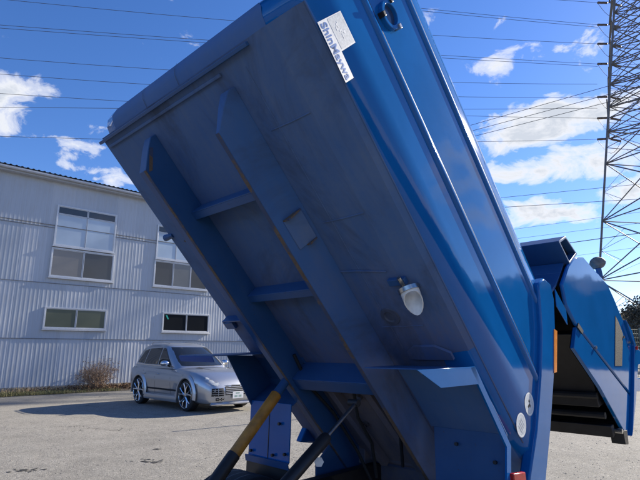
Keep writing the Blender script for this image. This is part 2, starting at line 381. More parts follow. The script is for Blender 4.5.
# plinth, lap flashings, eaves and roof
g = MB(wl); g.box(A0-.03, A1+.03, -.02, .05, -.05, .20); g.build('plinth', M_conc, wh, .01)
for z in (2.05, 4.255, 6.545):
    g = MB(wl); g.box(A0, A1, -.02, .031, z-.012, z+.012); g.build('lap_flashing', M_lap, wh)
g = MB(wl); g.box(A0-.25, A1+.25, -.02, .30, HE-.02, HE+.20); g.build('eave_fascia', M_trim, wh, .01)
g = MB(wl); g.tube([(A0-.2, .37, HE+.10), (A1+.2, .37, HE+.08)], .055, 8); g.build('gutter', M_trim, wh)
g = MB(wl); rp = []; x = A0-.3
while x < A1+.3: rp += [(x, 0), (x+.09, 0), (x+.12, .03), (x+.17, .03)]; x += .20
r0 = [g.p(a, .36, HE+.215+b) for a, b in rp]; r1 = [g.p(a, -DEP/2, HE+1.5+b) for a, b in rp]; r2 = [g.p(a, -DEP-.4, HE+.215+b) for a, b in rp]
for k in range(len(rp)-1): g.face(r0[k], r0[k+1], r1[k+1], r1[k]); g.face(r1[k], r1[k+1], r2[k+1], r2[k])
g.build('roof', simple('weathered_roof_sheet', (.24, .25, .27), .6, .2, .3, 5), wh, smooth=False)
g = MB(wl)
for a in (A0+.02, A1-.02): g.poly([(a, -.02, HE), (a, -DEP/2, HE+1.45), (a, -DEP, HE)])
g.build('gable', M_sheet, wh, smooth=False)
# surface conduit running along the wall at the upper lap line, downpipe
g = MB(wl); g.tube([(A0, .05, 6.62), (5.9, .05, 6.66), (14, .05, 6.62)], .016, 6); g.build('conduit', M_lap, wh)
def glass(name, col, rough=.06, spec=.6):
    m, nt, b = mat(name); t = N(nt, 'ShaderNodeTexCoord').outputs['Object']
    f = noise_n(nt, t, .9, 3, .5); c = mixc(nt, f, tuple(x*.75 for x in col), tuple(x*1.2 for x in col)); L(nt, c, b.inputs['Base Color'])
    b.inputs['Roughness'].default_value = rough; b.inputs['Specular IOR Level'].default_value = spec; return m
G_pale = glass('frosted_pale_pane', (.46, .56, .66), .25); G_dark = glass('dark_pane', (.055, .062, .072), .05)
G_beige = glass('curtained_pane', (.22, .21, .20), .12); G_olive = glass('olive_blind_pane', (.15, .165, .12), .12); G_black = glass('unlit_pane', (.02, .022, .025), .05)
G_grey = glass('grey_blind_pane', (.17, .18, .185), .12); G_teal = glass('teal_reflection', (.02, .42, .33), .3)
def window(a0, a1, z0, z1, panes, frame_w=.055, depth=.075, sill=True, label=None):
    """panes: list of (fa0, fa1, fz0, fz1, glass) in fractions"""
    g = MB(wl); d0, d1 = -.015, depth
    g.box(a0-.05, a1+.05, d0, d1, z0-.05, z0+.004); g.box(a0-.05, a1+.05, d0, d1, z1-.004, z1+.05)
    g.box(a0-.05, a0+.004, d0, d1-.002, z0+.003, z1-.003); g.box(a1-.004, a1+.05, d0, d1-.002, z0+.003, z1-.003)
    w = g.build('window', M_alu, wh, .004)
    if label: w['label'] = label
    for k, (f0, f1, h0, h1, gl) in enumerate(panes):
        p0, p1 = a0+(a1-a0)*f0, a0+(a1-a0)*f1; q0, q1 = z0+(z1-z0)*h0, z0+(z1-z0)*h1; dd = .036+.012*(k % 2)
        g = MB(wl); g.box(p0+.004, p1-.004, dd-.008, dd, q0+.004, q1-.004); g.build('pane', gl, w, smooth=False)
        fw = .032; g = MB(wl); e = dd+.012
        g.box(p0+.006, p1-.006, dd-.01, e, q0+.006, q0+fw); g.box(p0+.006, p1-.006, dd-.01, e, q1-fw, q1-.006)
        g.box(p0+.006, p0+fw, dd-.01, e-.001, q0+fw, q1-fw); g.box(p1-fw, p1-.006, dd-.01, e-.001, q0+fw, q1-fw)
        g.build('sash', M_alu, w)
    if sill:
        g = MB(wl); g.box(a0-.08, a1+.08, 0, depth+.05, z0-.10, z0-.06); g.build('sill', M_alu, w, .004)
    return w
window(1.20, 3.57, 5.86, 7.50, [(0, .5, 0, .80, G_pale), (.5, 1, 0, .80, G_pale), (0, .5, .80, 1, G_dark), (.5, 1, .80, 1, G_dark)])
window(1.17, 3.62, 4.56, 5.68, [(0, .5, 0, 1, G_beige), (.5, 1, 0, 1, G_dark)])
window(1.17, 3.52, 2.48, 3.25, [(0, .5, 0, 1, G_olive), (.5, 1, 0, 1, G_olive)])
window(5.60, 8.0, 5.86, 7.40, [(0, .4, 0, .80, G_pale), (.4, 1, 0, .80, G_pale), (0, .4, .80, 1, G_dark), (.4, 1, .80, 1, G_dark)])
window(5.57, 8.30, 4.56, 5.70, [(0, .335, 0, 1, G_dark), (.335, .675, 0, 1, G_grey), (.675, 1, 0, 1, G_dark)])
wlow = window(6.15, 8.51, 2.48, 3.28, [(0, .5, 0, 1, G_black), (.5, 1, 0, 1, G_black)])
g = MB(wl); g.poly([(6.24, .064, 3.20), (6.33, .064, 3.20), (6.42, .064, 3.02), (6.36, .064, 3.0)]); g.build('painted_reflection', G_teal, wlow, smooth=False)  # teal sliver paints a reflection onto the low window pane
for a in (-3.6, 11.0, 15.6):
    window(a, a+2.4, 4.56, 5.68, [(0, .5, 0, 1, G_dark), (.5, 1, 0, 1, G_grey)])
    window(a, a+2.35, 2.48, 3.25, [(0, .5, 0, 1, G_olive), (.5, 1, 0, 1, G_dark)])

# ------------------------------------------------------------------ verge along the wall: soil, grass, dead leaves, shrub
M_soil = simple('dry_soil', (.13, .10, .07), .95, 0, .35, 7, .6, 30)
g = MB(wl); v = random.Random(5); pts = []
n = 60
out = [(A0+(A1-A0)*k/n, 1.25+.35*noise.noise(Vector((k*.5, 0, 0)))+.12*noise.noise(Vector((k*1.9, 4, 0))), .010) for k in range(n+1)]
inn = [(A0+(A1-A0)*k/n, -.01, .07) for k in range(n+1)]
mid = [(A0+(A1-A0)*k/n, .5, .06+.02*noise.noise(Vector((k*.7, 9, 0)))) for k in range(n+1)]
g.loft([inn, mid, out], False); tag(g.build('verge', M_soil), kind='structure')
def tuft(name, mtl, cnt, fn, hl, wid, label, cat, seed):
    g = MB(); r = random.Random(seed)
    for k in range(cnt):
        q = fn(r); h = r.uniform(*hl); a = r.random()*2*pi; lean = r.uniform(.1, .7)*h; wv = Vector((cos(a+1.6), sin(a+1.6), 0))*wid
        d = Vector((cos(a), sin(a), 0))*lean
        i = [g.p(*(q-wv)), g.p(*(q+wv)), g.p(*(q+d*.45+wv*.7+Vector((0, 0, h*.65)))), g.p(*(q+d*.45-wv*.7+Vector((0, 0, h*.65)))), g.p(*(q+d+Vector((0, 0, h))))]
        g.face(i[0], i[1], i[2], i[3]); g.face(i[3], i[2], i[4])
    return tag(g.build(name, mtl, smooth=False), label, cat, kind='stuff')
M_grass = simple('short_winter_grass', (.20, .185, .075), .8, 0, .45, 2.5); M_straw = simple('dead_straw', (.36, .28, .16), .85, 0, .35, 5)
def grassy(r):
    while True:
        a = r.uniform(-4, 12); n_ = r.uniform(.45, 1.45)
        if noise.noise(Vector((a*1.3, n_*2, 0)))+.25 > r.random()*.6-(.35 if a < 2.2 else -.15): break
    return wl(a, n_, .02)
tuft('grass', M_grass, 9000, grassy, (.04, .14), .006, 'short green grass growing along the asphalt edge by the warehouse', 'grass', 1)
tuft('dead_weeds', M_straw, 4200, lambda r: wl(r.uniform(-3, 12), abs(r.gauss(.2, .25)), .05), (.05, .26), .006, 'dry straw coloured weeds against the warehouse wall foot', 'weeds', 2)
M_leaf = simple('dead_brown_leaf', (.14, .075, .04), .8, 0, .45, 8)
def leaves(name, parent, cnt, fn, size, seed, mtl):
    g = MB(); r = random.Random(seed)
    for k in range(cnt):
        q = fn(r); ax = Vector((r.gauss(0, 1), r.gauss(0, 1), r.gauss(0, 1))).normalized(); b = ax.orthogonal().normalized(); c = ax.cross(b); s_ = r.uniform(*size)
        g.poly([tuple(q+b*s_), tuple(q+c*s_*.45+ax*s_*.15), tuple(q-b*s_), tuple(q-c*s_*.45+ax*s_*.1)])
    return g.build(name, mtl, parent, smooth=False)
tag(leaves('leaf_litter', None, 2600, lambda r: wl(r.gauss(4.6, 1.7), abs(r.gauss(.45, .32)), .03+.20*r.random()**2), (.03, .07), 8, M_leaf), 'heap of dead brown leaves round the bare shrub', 'leaves', kind='stuff')
def bare_shrub(base, h, wd, label, seed, name='bare_shrub'):
    root = empty(name, base, label, 'shrub'); r = random.Random(seed); tips = []
    g = MB(); g2 = MB()
    def grow(mb, p, d, ln, rad, lev):
        q = p+d*ln; mid = p+d*ln*.5+Vector((r.gauss(0, 1), r.gauss(0, 1), r.gauss(0, 1)))*ln*.07
        mb.tube([p, mid, q], [rad, rad*.8, rad*.55], 4 if lev > 1 else 5, False)
        tips.append(q); tips.append(mid)
        if lev >= 4: return
        for k in range(r.choice((2, 3, 3, 4))):
            nd = (d+Vector((r.gauss(0, .55), r.gauss(0, .55), r.gauss(.05, .4)))).normalized()
            grow(g2 if lev >= 1 else g, (mid if r.random() < .4 else q), nd, ln*r.uniform(.5, .85), rad*.55, lev+1)
    for k in range(30):
        a = r.random()*2*pi; tilt = r.uniform(.05, 1.15); d = Vector((cos(a)*tilt*wd/h, sin(a)*tilt*wd/h, 1)).normalized()
        grow(g, Vector(base)+Vector((cos(a), sin(a), 0))*.12*r.random(), d, h*r.uniform(.26, .44), .015, 0)
    mb = simple('reddish_twig_bark', (.27, .185, .125), .85, 0, .3, 20) if 'reddish_twig_bark' not in MATS else MATS['reddish_twig_bark']
    g.build('stem', mb, root); g2.build('twigs', mb, root)
    leaves('dry_leaves', root, 1500, lambda rr_: rr_.choice(tips)+Vector((rr_.gauss(0, .03), rr_.gauss(0, .03), rr_.gauss(0, .03))), (.015, .04), seed+1, simple('withered_leaf', (.30, .20, .12), .8, 0, .4, 9) if 'withered_leaf' not in MATS else MATS['withered_leaf'])
    return root
bs = hit(97, 391, WNN, wl(0, .62, 0)); bs.z = .03
bare_shrub(tuple(bs), 1.30, 1.15, 'leafless brown shrub growing against the warehouse wall left of the car', 21)
# ================================================================== GARBAGE TRUCK
YAW = radians(44); TILT = radians(47)
RR = Vector((sin(YAW), cos(YAW), 0)); UU = Vector((cos(YAW), -sin(YAW), 0))
VV = Vector((-RR.x*cos(TILT), -RR.y*cos(TILT), sin(TILT))); WW = Vector((RR.x*sin(TILT), RR.y*sin(TILT), cos(TILT)))
P0 = Vector((-1.4598, 3.0869, 2.9931))
def bd(u, s, w): return P0+UU*u-VV*s+WW*w           # raised body: across, from front edge towards the rear, up from the floor
HC = P0+UU*.95-VV*3.05; HC.z = 0                     # ground point below the hinge
def ch(u, f, z): return HC+UU*(u-.95)-RR*f+Vector((0, 0, z))   # chassis: across, forward of the hinge, height
def sw(px, py, u):                                   # (s, w) of a pixel on the plane u
    d = hit(px, py, UU, P0+UU*u)-P0; return (-d.dot(VV), d.dot(WW))
truck = empty('garbage_truck', tuple(ch(.95, .9, 0)), 'blue rear-loading garbage truck with its container tipped up and tailgate open', 'truck')

# ---- container shell
def rear(w): return 3.10-.70*max(w, 0)
def prof(inset=0.0):
    i = inset
    h = [(1.70, 0.0), (1.86, .035), (1.9, .075), (1.9, .30), (1.9, .475), (1.9, .70), (1.9, .90), (1.897, .985), (1.885, 1.08), (1.85, 1.17), (1.78, 1.25), (1.66, 1.30), (1.4, 1.325)]
    pts = h+[(.95, 1.335)]+[(1.9-u, w) for u, w in reversed(h)]
    c = (.95, .66); out = []
    for u, w in pts:
        out.append((u+(-i if u > .95+.2 else i if u < .95-.2 else 0), w+(i if w < .3 else -i if w > 1.1 else 0)))
    return out
g = MB(bd); rings = []
for s, i in ((-.105, .10), (-.100, .065), (-.08, .03), (-.045, .008), (.0, 0)): rings.append([(u, s, w) for u, w in prof(i)])
for k in range(1, 9): rings.append([(u, rear(w)*k/8, w) for u, w in prof()])
g.loft(rings, False, False, False)
# front face
f = [(u, -.105, w) for u, w in prof(.10)]; g.poly(f)
shell = g.build('container', M_side, truck, angle=50)
tag(shell, 'glossy blue container shell')
# floor sheet closing the underside
g = MB(bd)
for k in range(8):
    a, b = 3.10*k/8, 3.10*(k+1)/8
    if k < 5: g.poly([(1.70, a, -.001), (1.861, a, .034), (1.861, b, .034), (1.70, b, -.001)]); g.poly([(1.861, a, .034), (1.889, a, .063), (1.889, b, .063), (1.861, b, .034)])
    g.poly([(-.012, a, -.001), (-.012, a, .02), (-.012, b, .02), (-.012, b, -.001)])
    for u0, u1 in ((-.012, .20), (.20, .58), (.58, .95), (.95, 1.32), (1.32, 1.70)):
        g.poly([(u0, a, -.001), (u1, a, -.001), (u1, b, -.001), (u0, b, -.001)])
# floor turns up into the front wall
fe_ = MB(bd); fe_.loft([[(u, 0, -.001) for u in (.2, .95, 1.7)], [(u, -.045, .008) for u in (.2, .95, 1.7)], [(u, -.08, .03) for u in (.2, .95, 1.7)], [(u, -.10, .065) for u in (.23, .95, 1.67)]], False)
floor = g.build('floor_panel', M_floor, truck, angle=60); fe_.build('front_edge', M_edge, truck, angle=60); tag(floor, 'dusty underside of the container')
# side mouldings: half-round pressed ribs, both sides
for sg in (1, -1):
    for w0, r in ((.505, .018), (.945, .015)):
        g = MB(bd); rg = []
        for k in range(13):
            s = .0+(rear(w0)-.06)*k/12
            rg.append([((1.9 if sg > 0 else 0)+sg*(r*.95*sin(j*pi/6)+.0-.002), s, w0-r*1.5*cos(j*pi/6)) for j in range(7)])
        g.loft(rg, False); g.build('moulding', M_side, shell, angle=60)
        g = MB(bd); uu = 1.9 if sg > 0 else 0
        a_, b_ = sorted((uu-sg*.004, uu+sg*.003)); g.box(a_, b_, .0, rear(w0)-.08, w0+r*1.5, w0+r*1.5+.010); g.build('sealant_line', M_black, shell)
# fold seam between side and underside
g = MB(bd); g.tube([(1.889, s*.1, .064) for s in range(0, 30, 3)], .005, 6); g.build('weld_seam', M_floor, shell)
# front lip: angle rail across the underside just behind the front edge
g = MB(bd); g.box(-.045, 1.56, .010, .030, -.022, .004); g.build('front_rail', M_dull, floor, .003)
g = MB(bd); g.box(.02, 1.30, .062, .080, -.014, .0); g.build('front_stiffener', M_floor, floor, .004)
# seam lines on the rounded front edge and a rusty spot
for u in (.62, .98):
    g = MB(bd); g.loft([[(u+d, -.0, -.006), (u+d, -.05, .004), (u+d, -.086, .028), (u+d, -.104, .062)] for d in (-.0015, .0015)], False); g.build('edge_seam', M_black, shell)
# bracket and hose end on the front wall near the top of the picture
g = MB(bd); c = Vector((1.52, -.13, .12)); g.tube([(1.62, -.16, .10), (1.68, -.17, .105), (1.80, -.17, .11), (1.90, -.16, .12)], [.030, .042, .042, .036], 12); fb = g.build('hose_coupling', M_dull, shell)
g = MB(bd); g.box(1.72, 1.79, -.17, -.09, .085, .115); g.build('coupling_bracket', M_dark, shell, .004)
# decal with lettering
DU = 1.9025
g = MB(bd); g.poly([(DU, .100, .064), (DU, .376, .054), (DU, .378, .128), (DU, .253, .134), (DU, .252, .268), (DU, .100, .268)]); dec = g.build('decal', M_decal, shell, smooth=False); tag(dec, 'white L-shaped maker decal with blue lettering')
g = MB(bd); g.poly([(DU+.0006, .106, .142), (DU+.0006, .246, .142), (DU+.0006, .246, .262), (DU+.0006, .106, .262)]); g.build('faded_print', M_decalgrey, dec, smooth=False)
rr = random.Random(9); g = MB(bd)
for k in range(7):
    s_ = rr.uniform(.13, .215); w_ = rr.uniform(.165, .23); g.prismw([(DU+.0008, s_), (DU+.0012, s_), (DU+.0012, s_+rr.uniform(.006, .03)), (DU+.0008, s_+.006)], w_, w_+rr.uniform(.004, .02))
g.build('faded_mark', M_decal, dec, smooth=False)
def text_mesh(txt, size, M, name, mtl, parent, th=.0002, ext=None, xs=1.0, bold=.0):
    cu = bpy.data.curves.new(name, 'FONT'); cu.body = txt; cu.size = size; cu.extrude = th; cu.resolution_u = 3; cu.offset = bold; cu.align_x = 'LEFT'; cu.align_y = 'CENTER'
    o = bpy.data.objects.new(name, cu); COL.objects.link(o); bpy.context.view_layer.update()
    me = bpy.data.meshes.new_from_object(o.evaluated_get(bpy.context.evaluated_depsgraph_get())); bpy.data.objects.remove(o)
    if ext:
        x0 = min(v.co.x for v in me.vertices); x1 = max(v.co.x for v in me.vertices); k = ext/(x1-x0)
        for v in me.vertices: v.co.x = (v.co.x-x0)*k
    off = ORG[parent.name]
    for v in me.vertices: v.co = (M @ v.co)-off
    me.materials.clear(); me.materials.append(mtl)
    t = bpy.data.objects.new(name, me); COL.objects.link(t); t.parent = parent; ORG[t.name] = off; return t
def body_frame(u, s, w, xdir, ydir, ndir):      # local x, y, z axes given as body vectors
    o = bd(u, s, w); e = lambda q: bd(*q)-bd(0, 0, 0)
    return Matrix.Translation(o) @ Matrix((e(xdir), e(ydir), e(ndir))).transposed().to_4x4()
text_mesh('ShinMaywa', .066, body_frame(DU+.001, .112, .098, (0, 1, -.035), (0, .0, 1), (1, 0, 0)), 'lettering', M_ink, dec, ext=.258, bold=.0009)
# inspection porthole with ring and lugs
pc = (.225, .655)
def ringmesh(g, c, r0, r1, u0, u1, n=28, ks=1.0):
    g.loft([[(u0, c[0]+r0*cos(2*pi*k/n), c[1]+r0*sin(2*pi*k/n)*ks) for k in range(n)], [(u1, c[0]+r0*cos(2*pi*k/n), c[1]+r0*sin(2*pi*k/n)*ks) for k in range(n)],
            [(u1, c[0]+r1*cos(2*pi*k/n), c[1]+r1*sin(2*pi*k/n)*ks) for k in range(n)], [(u0, c[0]+r1*cos(2*pi*k/n), c[1]+r1*sin(2*pi*k/n)*ks) for k in range(n)]])
g = MB(bd); ringmesh(g, pc, .078, .056, 1.895, 1.925); port = g.build('porthole_ring', M_side, shell, .003)
g = MB(bd); g.poly([(1.904, pc[0]+.056*cos(2*pi*k/28), pc[1]+.056*sin(2*pi*k/28)) for k in range(28)]); g.build('porthole_glass', glass('dirty_blue_glass', (.03, .06, .13), .15), port, smooth=False)
for a in (20, 140, 255):
    c = (pc[0]+.078*cos(radians(a)), pc[1]+.078*sin(radians(a))); g = MB(bd); g.box(1.895, 1.935, c[0]-.014, c[0]+.014, c[1]-.011, c[1]+.011); g.build('clamp_lug', M_black if a != 20 else M_steel, port, .003)
# round warning stickers
for k, (c, col) in enumerate((((2.601, .110), .58), ((2.621, .290), .62))):
    g = MB(bd); g.poly([(1.9022, c[0]+.070*cos(2*pi*j/24), c[1]+.070*sin(2*pi*j/24)) for j in range(24)]); st = g.build('round_sticker', M_decalgrey, shell, smooth=False)
    g = MB(bd); ringmesh(g, c, .066, .060, 1.9022, 1.9026, 24); g.build('sticker_border', M_decal, st, smooth=False)
    g = MB(bd); r_ = random.Random(k)
    if k:
        for q in ((-.012, .012, .02), (.008, -.002, .025), (-.002, -.02, .014)): g.box(1.9023, 1.9028, c[0]+q[0]-q[2]/2, c[0]+q[0]+q[2]/2, c[1]+q[1]-.008, c[1]+q[1]+.008)
        g.build('pictogram', M_black, st, smooth=False)
    else:
        for j in range(4): g.box(1.9023, 1.9028, c[0]-.035+r_.random()*.01, c[0]+.03+r_.random()*.01, c[1]-.03+j*.018, c[1]-.024+j*.018)
        g.build('print_line', M_trim, st, smooth=False)
# rear frame band (raised flange that follows the slanted rear edge), both sides
rb = [sw(px, py, 1.928) for px, py in ((544, 278), (551, 284), (554.5, 300), (555.5, 330), (554.5, 375), (551, 430), (546, 484))]
lb = [sw(px, py, 1.928) for px, py in ((539, 283), (539, 290), (540, 300), (542, 330), (541, 375), (537, 430), (529, 484))]
for sg in (1, -1):
    for k in range(1):
        g = MB(bd); o_ = [(1.928 if sg > 0 else -.028), (1.86 if sg > 0 else .04)]
        ol = rb+list(reversed(lb)); g.hexa([(o_[1],)+q for q in ol], [(o_[0],)+q for q in ol]); band = g.build('rear_frame', M_side, shell, .012)
g = MB(bd); ol = [sw(px, py, 1.93) for px, py in ((554, 329), (557, 331), (556.6, 372), (554, 373))]; g.prismu(ol, 1.925, 1.932); g.build('amber_strip', M_amber, shell)
g = MB(bd); ol = [sw(px, py, 1.93) for px, py in ((514, 474), (526, 472), (528, 488), (516, 490))]; g.prismu(ol, 1.90, 1.928); ml = g.build('marker_lamp', M_red, shell, .006)
# roof joint line, small scratches of the side panel are in the paint
# drain stub of white plastic with a slanted mouth hanging from the floor
g = MB(bd); n = 18; rg0 = []; rg1 = []
ctr = Vector((1.735, 1.45, -.02)); r = .052
ax = Vector((.32, .80, -.60)).normalized(); e1 = ax.cross(Vector((1, 0, 0))).normalized(); e2 = ax.cross(e1)
cw = CAM-bd(*ctr); cdv = Vector((cw.dot(UU), -cw.dot(VV), cw.dot(WW))); cdv = (cdv-ax*cdv.dot(ax)).normalized()
for k in range(n):
    a = 2*pi*k/n; off = e1*cos(a)*r+e2*sin(a)*r; rg0.append(tuple(ctr+off)); rg1.append(tuple(ctr+off*(.95-.12*max(0, -off.dot(cdv)/r))+ax*(.03+.115*((1-off.dot(cdv)/r)/2)**1.3)))
inn0 = [tuple(ctr+(Vector(q)-ctr)*.9) for q in rg0]; inn1 = [tuple(Vector(q)+((ctr+ax*(Vector(q)-ctr).dot(ax))-Vector(q))*.10) for q in rg1]
g.loft([inn0, inn1, rg1, rg0, inn0]); pipe = g.build('drain_stub', M_white, floor)
g = MB(bd); g.loft([[tuple(ctr+(e1*cos(2*pi*k/n)+e2*sin(2*pi*k/n))*rad+ax*d) for k in range(n)] for rad, d in ((.052, -.005), (.060, -.004), (.060, .018), (.052, .019))]); g.build('clamp_band', M_steel, pipe)
g = MB(bd); g.box(1.63, 1.74, 1.385, 1.425, -.028, .0); g.build('stub_bracket', M_dull, pipe, .003)
g = MB(bd); g.tube([(1.72, 1.425, -.03), (1.72, 1.37, -.035)], .012, 8); g.build('band_screw', M_steel, pipe)
# round plug in the floor and the pipe line leading to it
g = MB(bd); c = (1.505, 1.645); n = 24
g.loft([[(c[0]+rd*cos(2*pi*k/n), c[1]+rd*sin(2*pi*k/n), w_) for k in range(n)] for rd, w_ in ((.062, 0), (.058, -.008), (.038, -.009), (.030, -.003))], True, False, True); g.build('floor_plug', simple('plug_blue', (.07, .085, .125), .6, 0, .25), floor)
g = MB(bd); g.tube([(1.33, 1.30, -.004), (1.45, 1.31, -.006), (1.64, 1.34, -.004)], .005, 6); g.build('floor_weld', M_floor, floor)

for s_ in (.42, .98, 1.72):
    g = MB(bd); g.tube([(1.41, s_, -.002), (1.55, s_+.003, -.002), (1.69, s_, -.002)], .004, 6); g.build('floor_weld', M_floor, floor)
g = MB(bd); g.tube([(1.47, s*.1, -.002) for s in range(1, 20)], .0035, 6); g.build('floor_weld', M_floor, floor)
# ---- longitudinal sills under the floor
SD = .20
for u0, u1, inner in ((.46, .54, .54), (1.26, 1.34, 1.26)):
    g = MB(bd); ol = [(.15, .0), (.15, -.04), (.20, -.10), (.30, -SD), (3.05, -SD), (3.05, .0)]
    if inner == .54: g.prismu(ol, u0, u1)
    else: g.hexa([(1.26,)+q for q in ol], [(1.272-.62*q[1],)+q for q in reversed([(a_, b_) for a_, b_ in reversed(ol)])][::1] if False else [(1.285+(.055*(1+q[1]/SD)),)+q for q in ol])
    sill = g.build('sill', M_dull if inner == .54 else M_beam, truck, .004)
    g = MB(bd); a, b = (inner-.020, inner+.0025) if inner == .54 else (inner-.0025, inner+.026)
    n = 40
    lo = [(.30+2.7*k/n) for k in range(n+1)]; r_ = random.Random(int(u0*100))
    g.loft([[(a, s, -SD-.0022), (b, s, -SD-.0022), (b, s, -SD-.0022+.004)] if inner == .54 else [(b, s, -SD-.0022), (a, s, -SD-.0022), (a, s, -SD+.004+.012*r_.random())] for s in lo], False); g.build('worn_edge', M_rust, sill)
    if inner == .54:
        g = MB(bd); g.poly([(.5425, .2, -.09), (.5425, .32, -.19), (.5425, .32, -.16), (.5425, .21, -.07)]); g.build('worn_corner', M_rust, sill, smooth=False)
    else:
        g = MB(bd); g.hexa([(1.29, .86, -.15), (1.29, 1.04, -.15), (1.325, 1.04, -.03), (1.325, .86, -.03)], [(1.306, .86, -.153), (1.306, 1.04, -.153), (1.345, 1.04, -.033), (1.345, .86, -.033)]); br = g.build('patch_plate', M_floor, sill, .003)
        g = MB(bd); g.box(1.300, 1.348, .852, .860, -.150, -.035); g.box(1.315, 1.348, 1.038, 1.046, -.10, -.035); g.box(1.255, 1.2595, .86, 1.05, -.19, -.13); g.build('rust_bead', M_rust, sill)
# cross members between the sills
for s0, dp, fl in ((.66, .10, .055), (1.33, .10, .055)):
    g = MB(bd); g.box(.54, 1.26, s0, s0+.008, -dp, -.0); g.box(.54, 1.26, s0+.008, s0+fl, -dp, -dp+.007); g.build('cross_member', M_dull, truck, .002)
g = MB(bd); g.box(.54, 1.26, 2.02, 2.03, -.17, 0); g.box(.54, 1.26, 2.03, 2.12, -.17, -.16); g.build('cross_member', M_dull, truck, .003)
# outer stiffeners right of the far sill, side tab and bolt
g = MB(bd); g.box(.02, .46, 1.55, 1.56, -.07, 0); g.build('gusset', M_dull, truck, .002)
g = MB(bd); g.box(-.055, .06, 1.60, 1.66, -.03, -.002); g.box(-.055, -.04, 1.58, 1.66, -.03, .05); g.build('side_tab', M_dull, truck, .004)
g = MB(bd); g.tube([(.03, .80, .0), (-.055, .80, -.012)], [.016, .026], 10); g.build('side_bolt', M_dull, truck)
for s, u in ((.86, .12), (.95, .2)):
    g = MB(bd); g.box(u, u+.07, s, s+.012, -.006, -.001); g.build('floor_slot', M_black, floor)
# diagonal rib and dirty plates of the rear floor bay
g = MB(bd); g.box(.56, 1.24, 2.13, 3.0, -.012, -.003); g.build('bay_plate', M_grime, truck)
g = MB(bd); g.prismw([(1.00, 2.13), (1.06, 2.13), (1.12, 3.0), (1.06, 3.0)], -.07, -.012); g.build('bay_rib', M_grime, truck, .004)
g = MB(bd); g.prismw([(.66, 2.13), (.72, 2.13), (.80, 3.0), (.74, 3.0)], -.07, -.012); g.build('bay_rib', M_grime, truck, .004)
g = MB(bd); g.box(1.405, 1.66, 2.14, 3.02, -.010, -.002); g.build('bay_plate', M_grime, truck)
for u, s in ((1.05, 2.2), (.90, 2.32), (1.12, 2.48), (.8, 2.6)):
    g = MB(bd); g.tube([(u, s, -.012), (u, s, -.035)], .022, 6); g.build('bay_bolt', M_steel, truck)

# ---- wheel arches carried by the container: front flap (level when tipped), arch top, rear panel (upright when tipped)
def arch(side):
    if side > 0:
        ui, uo = 1.40, 1.90
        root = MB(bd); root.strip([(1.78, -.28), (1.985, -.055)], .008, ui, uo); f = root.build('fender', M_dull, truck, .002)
        # skirt along the outer edge
        g = MB(bd); ol = [sw(px, py, 1.905) for px, py in ((417, 370), (475, 366.5), (480, 384), (441, 388))]; g.prismu(ol, 1.900, 1.906); g.build('skirt_lip', M_side, f, .001)
        ol = [sw(px, py, 1.905) for px, py in ((475, 366.5), (511, 446), (511, 495))]; il = [sw(px, py, 1.905) for px, py in ((470.5, 367.5), (506.8, 447), (506.8, 495))]
        g = MB(bd); 
        for k in range(2): g.prismu([ol[k], ol[k+1], il[k+1], il[k]], 1.895, 1.906)
        g.build('outer_rim', M_side, f)
        g = MB(bd); g.strip([(1.985, -.055), (2.28, -.045), (2.50, -.05)], .006, ui, uo-.006); g.build('arch_top', M_edge, f)
        g = MB(bd); g.strip([(2.50, -.05), (2.98, -.52)], .008, ui+.02, uo-.008); rp = g.build('rear_flap', M_dull, f, .002)
        g = MB(bd); g.prismw([(1.50, 1.90), (1.56, 1.86), (1.70, 1.86), (1.78, 1.91), (1.78, 1.96), (1.50, 1.96)], -.02, -.003); g.build('arch_gusset', M_floor, f)
        for uu, tt in ((1.58, .12), (1.82, .22)):
            g = MB(bd); g.tube([(uu, 2.50+.98*tt*.5-.004, -.05-.98*tt*.5-.006), (uu, 2.50+.98*tt*.5-.016, -.05-.98*tt*.5-.016)], .011, 8); g.build('flap_bolt', M_black, rp)
    else:
        ui, uo = .40, .0
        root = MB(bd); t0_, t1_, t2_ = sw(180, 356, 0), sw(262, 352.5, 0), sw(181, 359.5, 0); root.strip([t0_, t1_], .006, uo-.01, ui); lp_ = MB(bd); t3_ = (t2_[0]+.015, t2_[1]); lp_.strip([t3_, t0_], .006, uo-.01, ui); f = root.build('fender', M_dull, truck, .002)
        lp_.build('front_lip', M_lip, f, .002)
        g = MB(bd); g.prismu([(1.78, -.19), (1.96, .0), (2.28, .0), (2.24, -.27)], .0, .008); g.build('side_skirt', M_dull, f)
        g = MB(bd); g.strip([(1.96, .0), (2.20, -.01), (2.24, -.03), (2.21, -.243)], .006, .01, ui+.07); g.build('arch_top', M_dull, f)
        g = MB(bd); g.strip([(2.50, -.545), (2.66, -.70)], .008, -.01, ui+.07); g.build('lower_guard', M_black, f)
        g = MB(bd); g.strip([(2.20, -.24), (2.48, -.52)], .010, .0, ui+.06); rp = g.build('rear_flap', M_side, f, .003)
        g = MB(bd); g.strip([(2.223, -.267), (2.475, -.52)], .003, .228, .234); g.build('flap_crease', M_black, rp)
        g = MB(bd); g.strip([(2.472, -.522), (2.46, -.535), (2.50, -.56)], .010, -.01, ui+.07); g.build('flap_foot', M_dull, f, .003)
        for uu, tt in ((.36, .10), (.30, .255), (.05, .255), (.43, .24)):
            g = MB(bd); g.tube([(uu, 2.20+tt-.006, -.24-tt-.006), (uu, 2.20+tt-.018, -.24-tt-.018)], .011, 8); g.build('flap_bolt', M_black if tt < .3 else M_steel, rp)
    return f
fl = arch(1); tag(fl, 'wheel arch on the near side'); fr = arch(-1); tag(fr, 'wheel arch on the far side with level front flap')

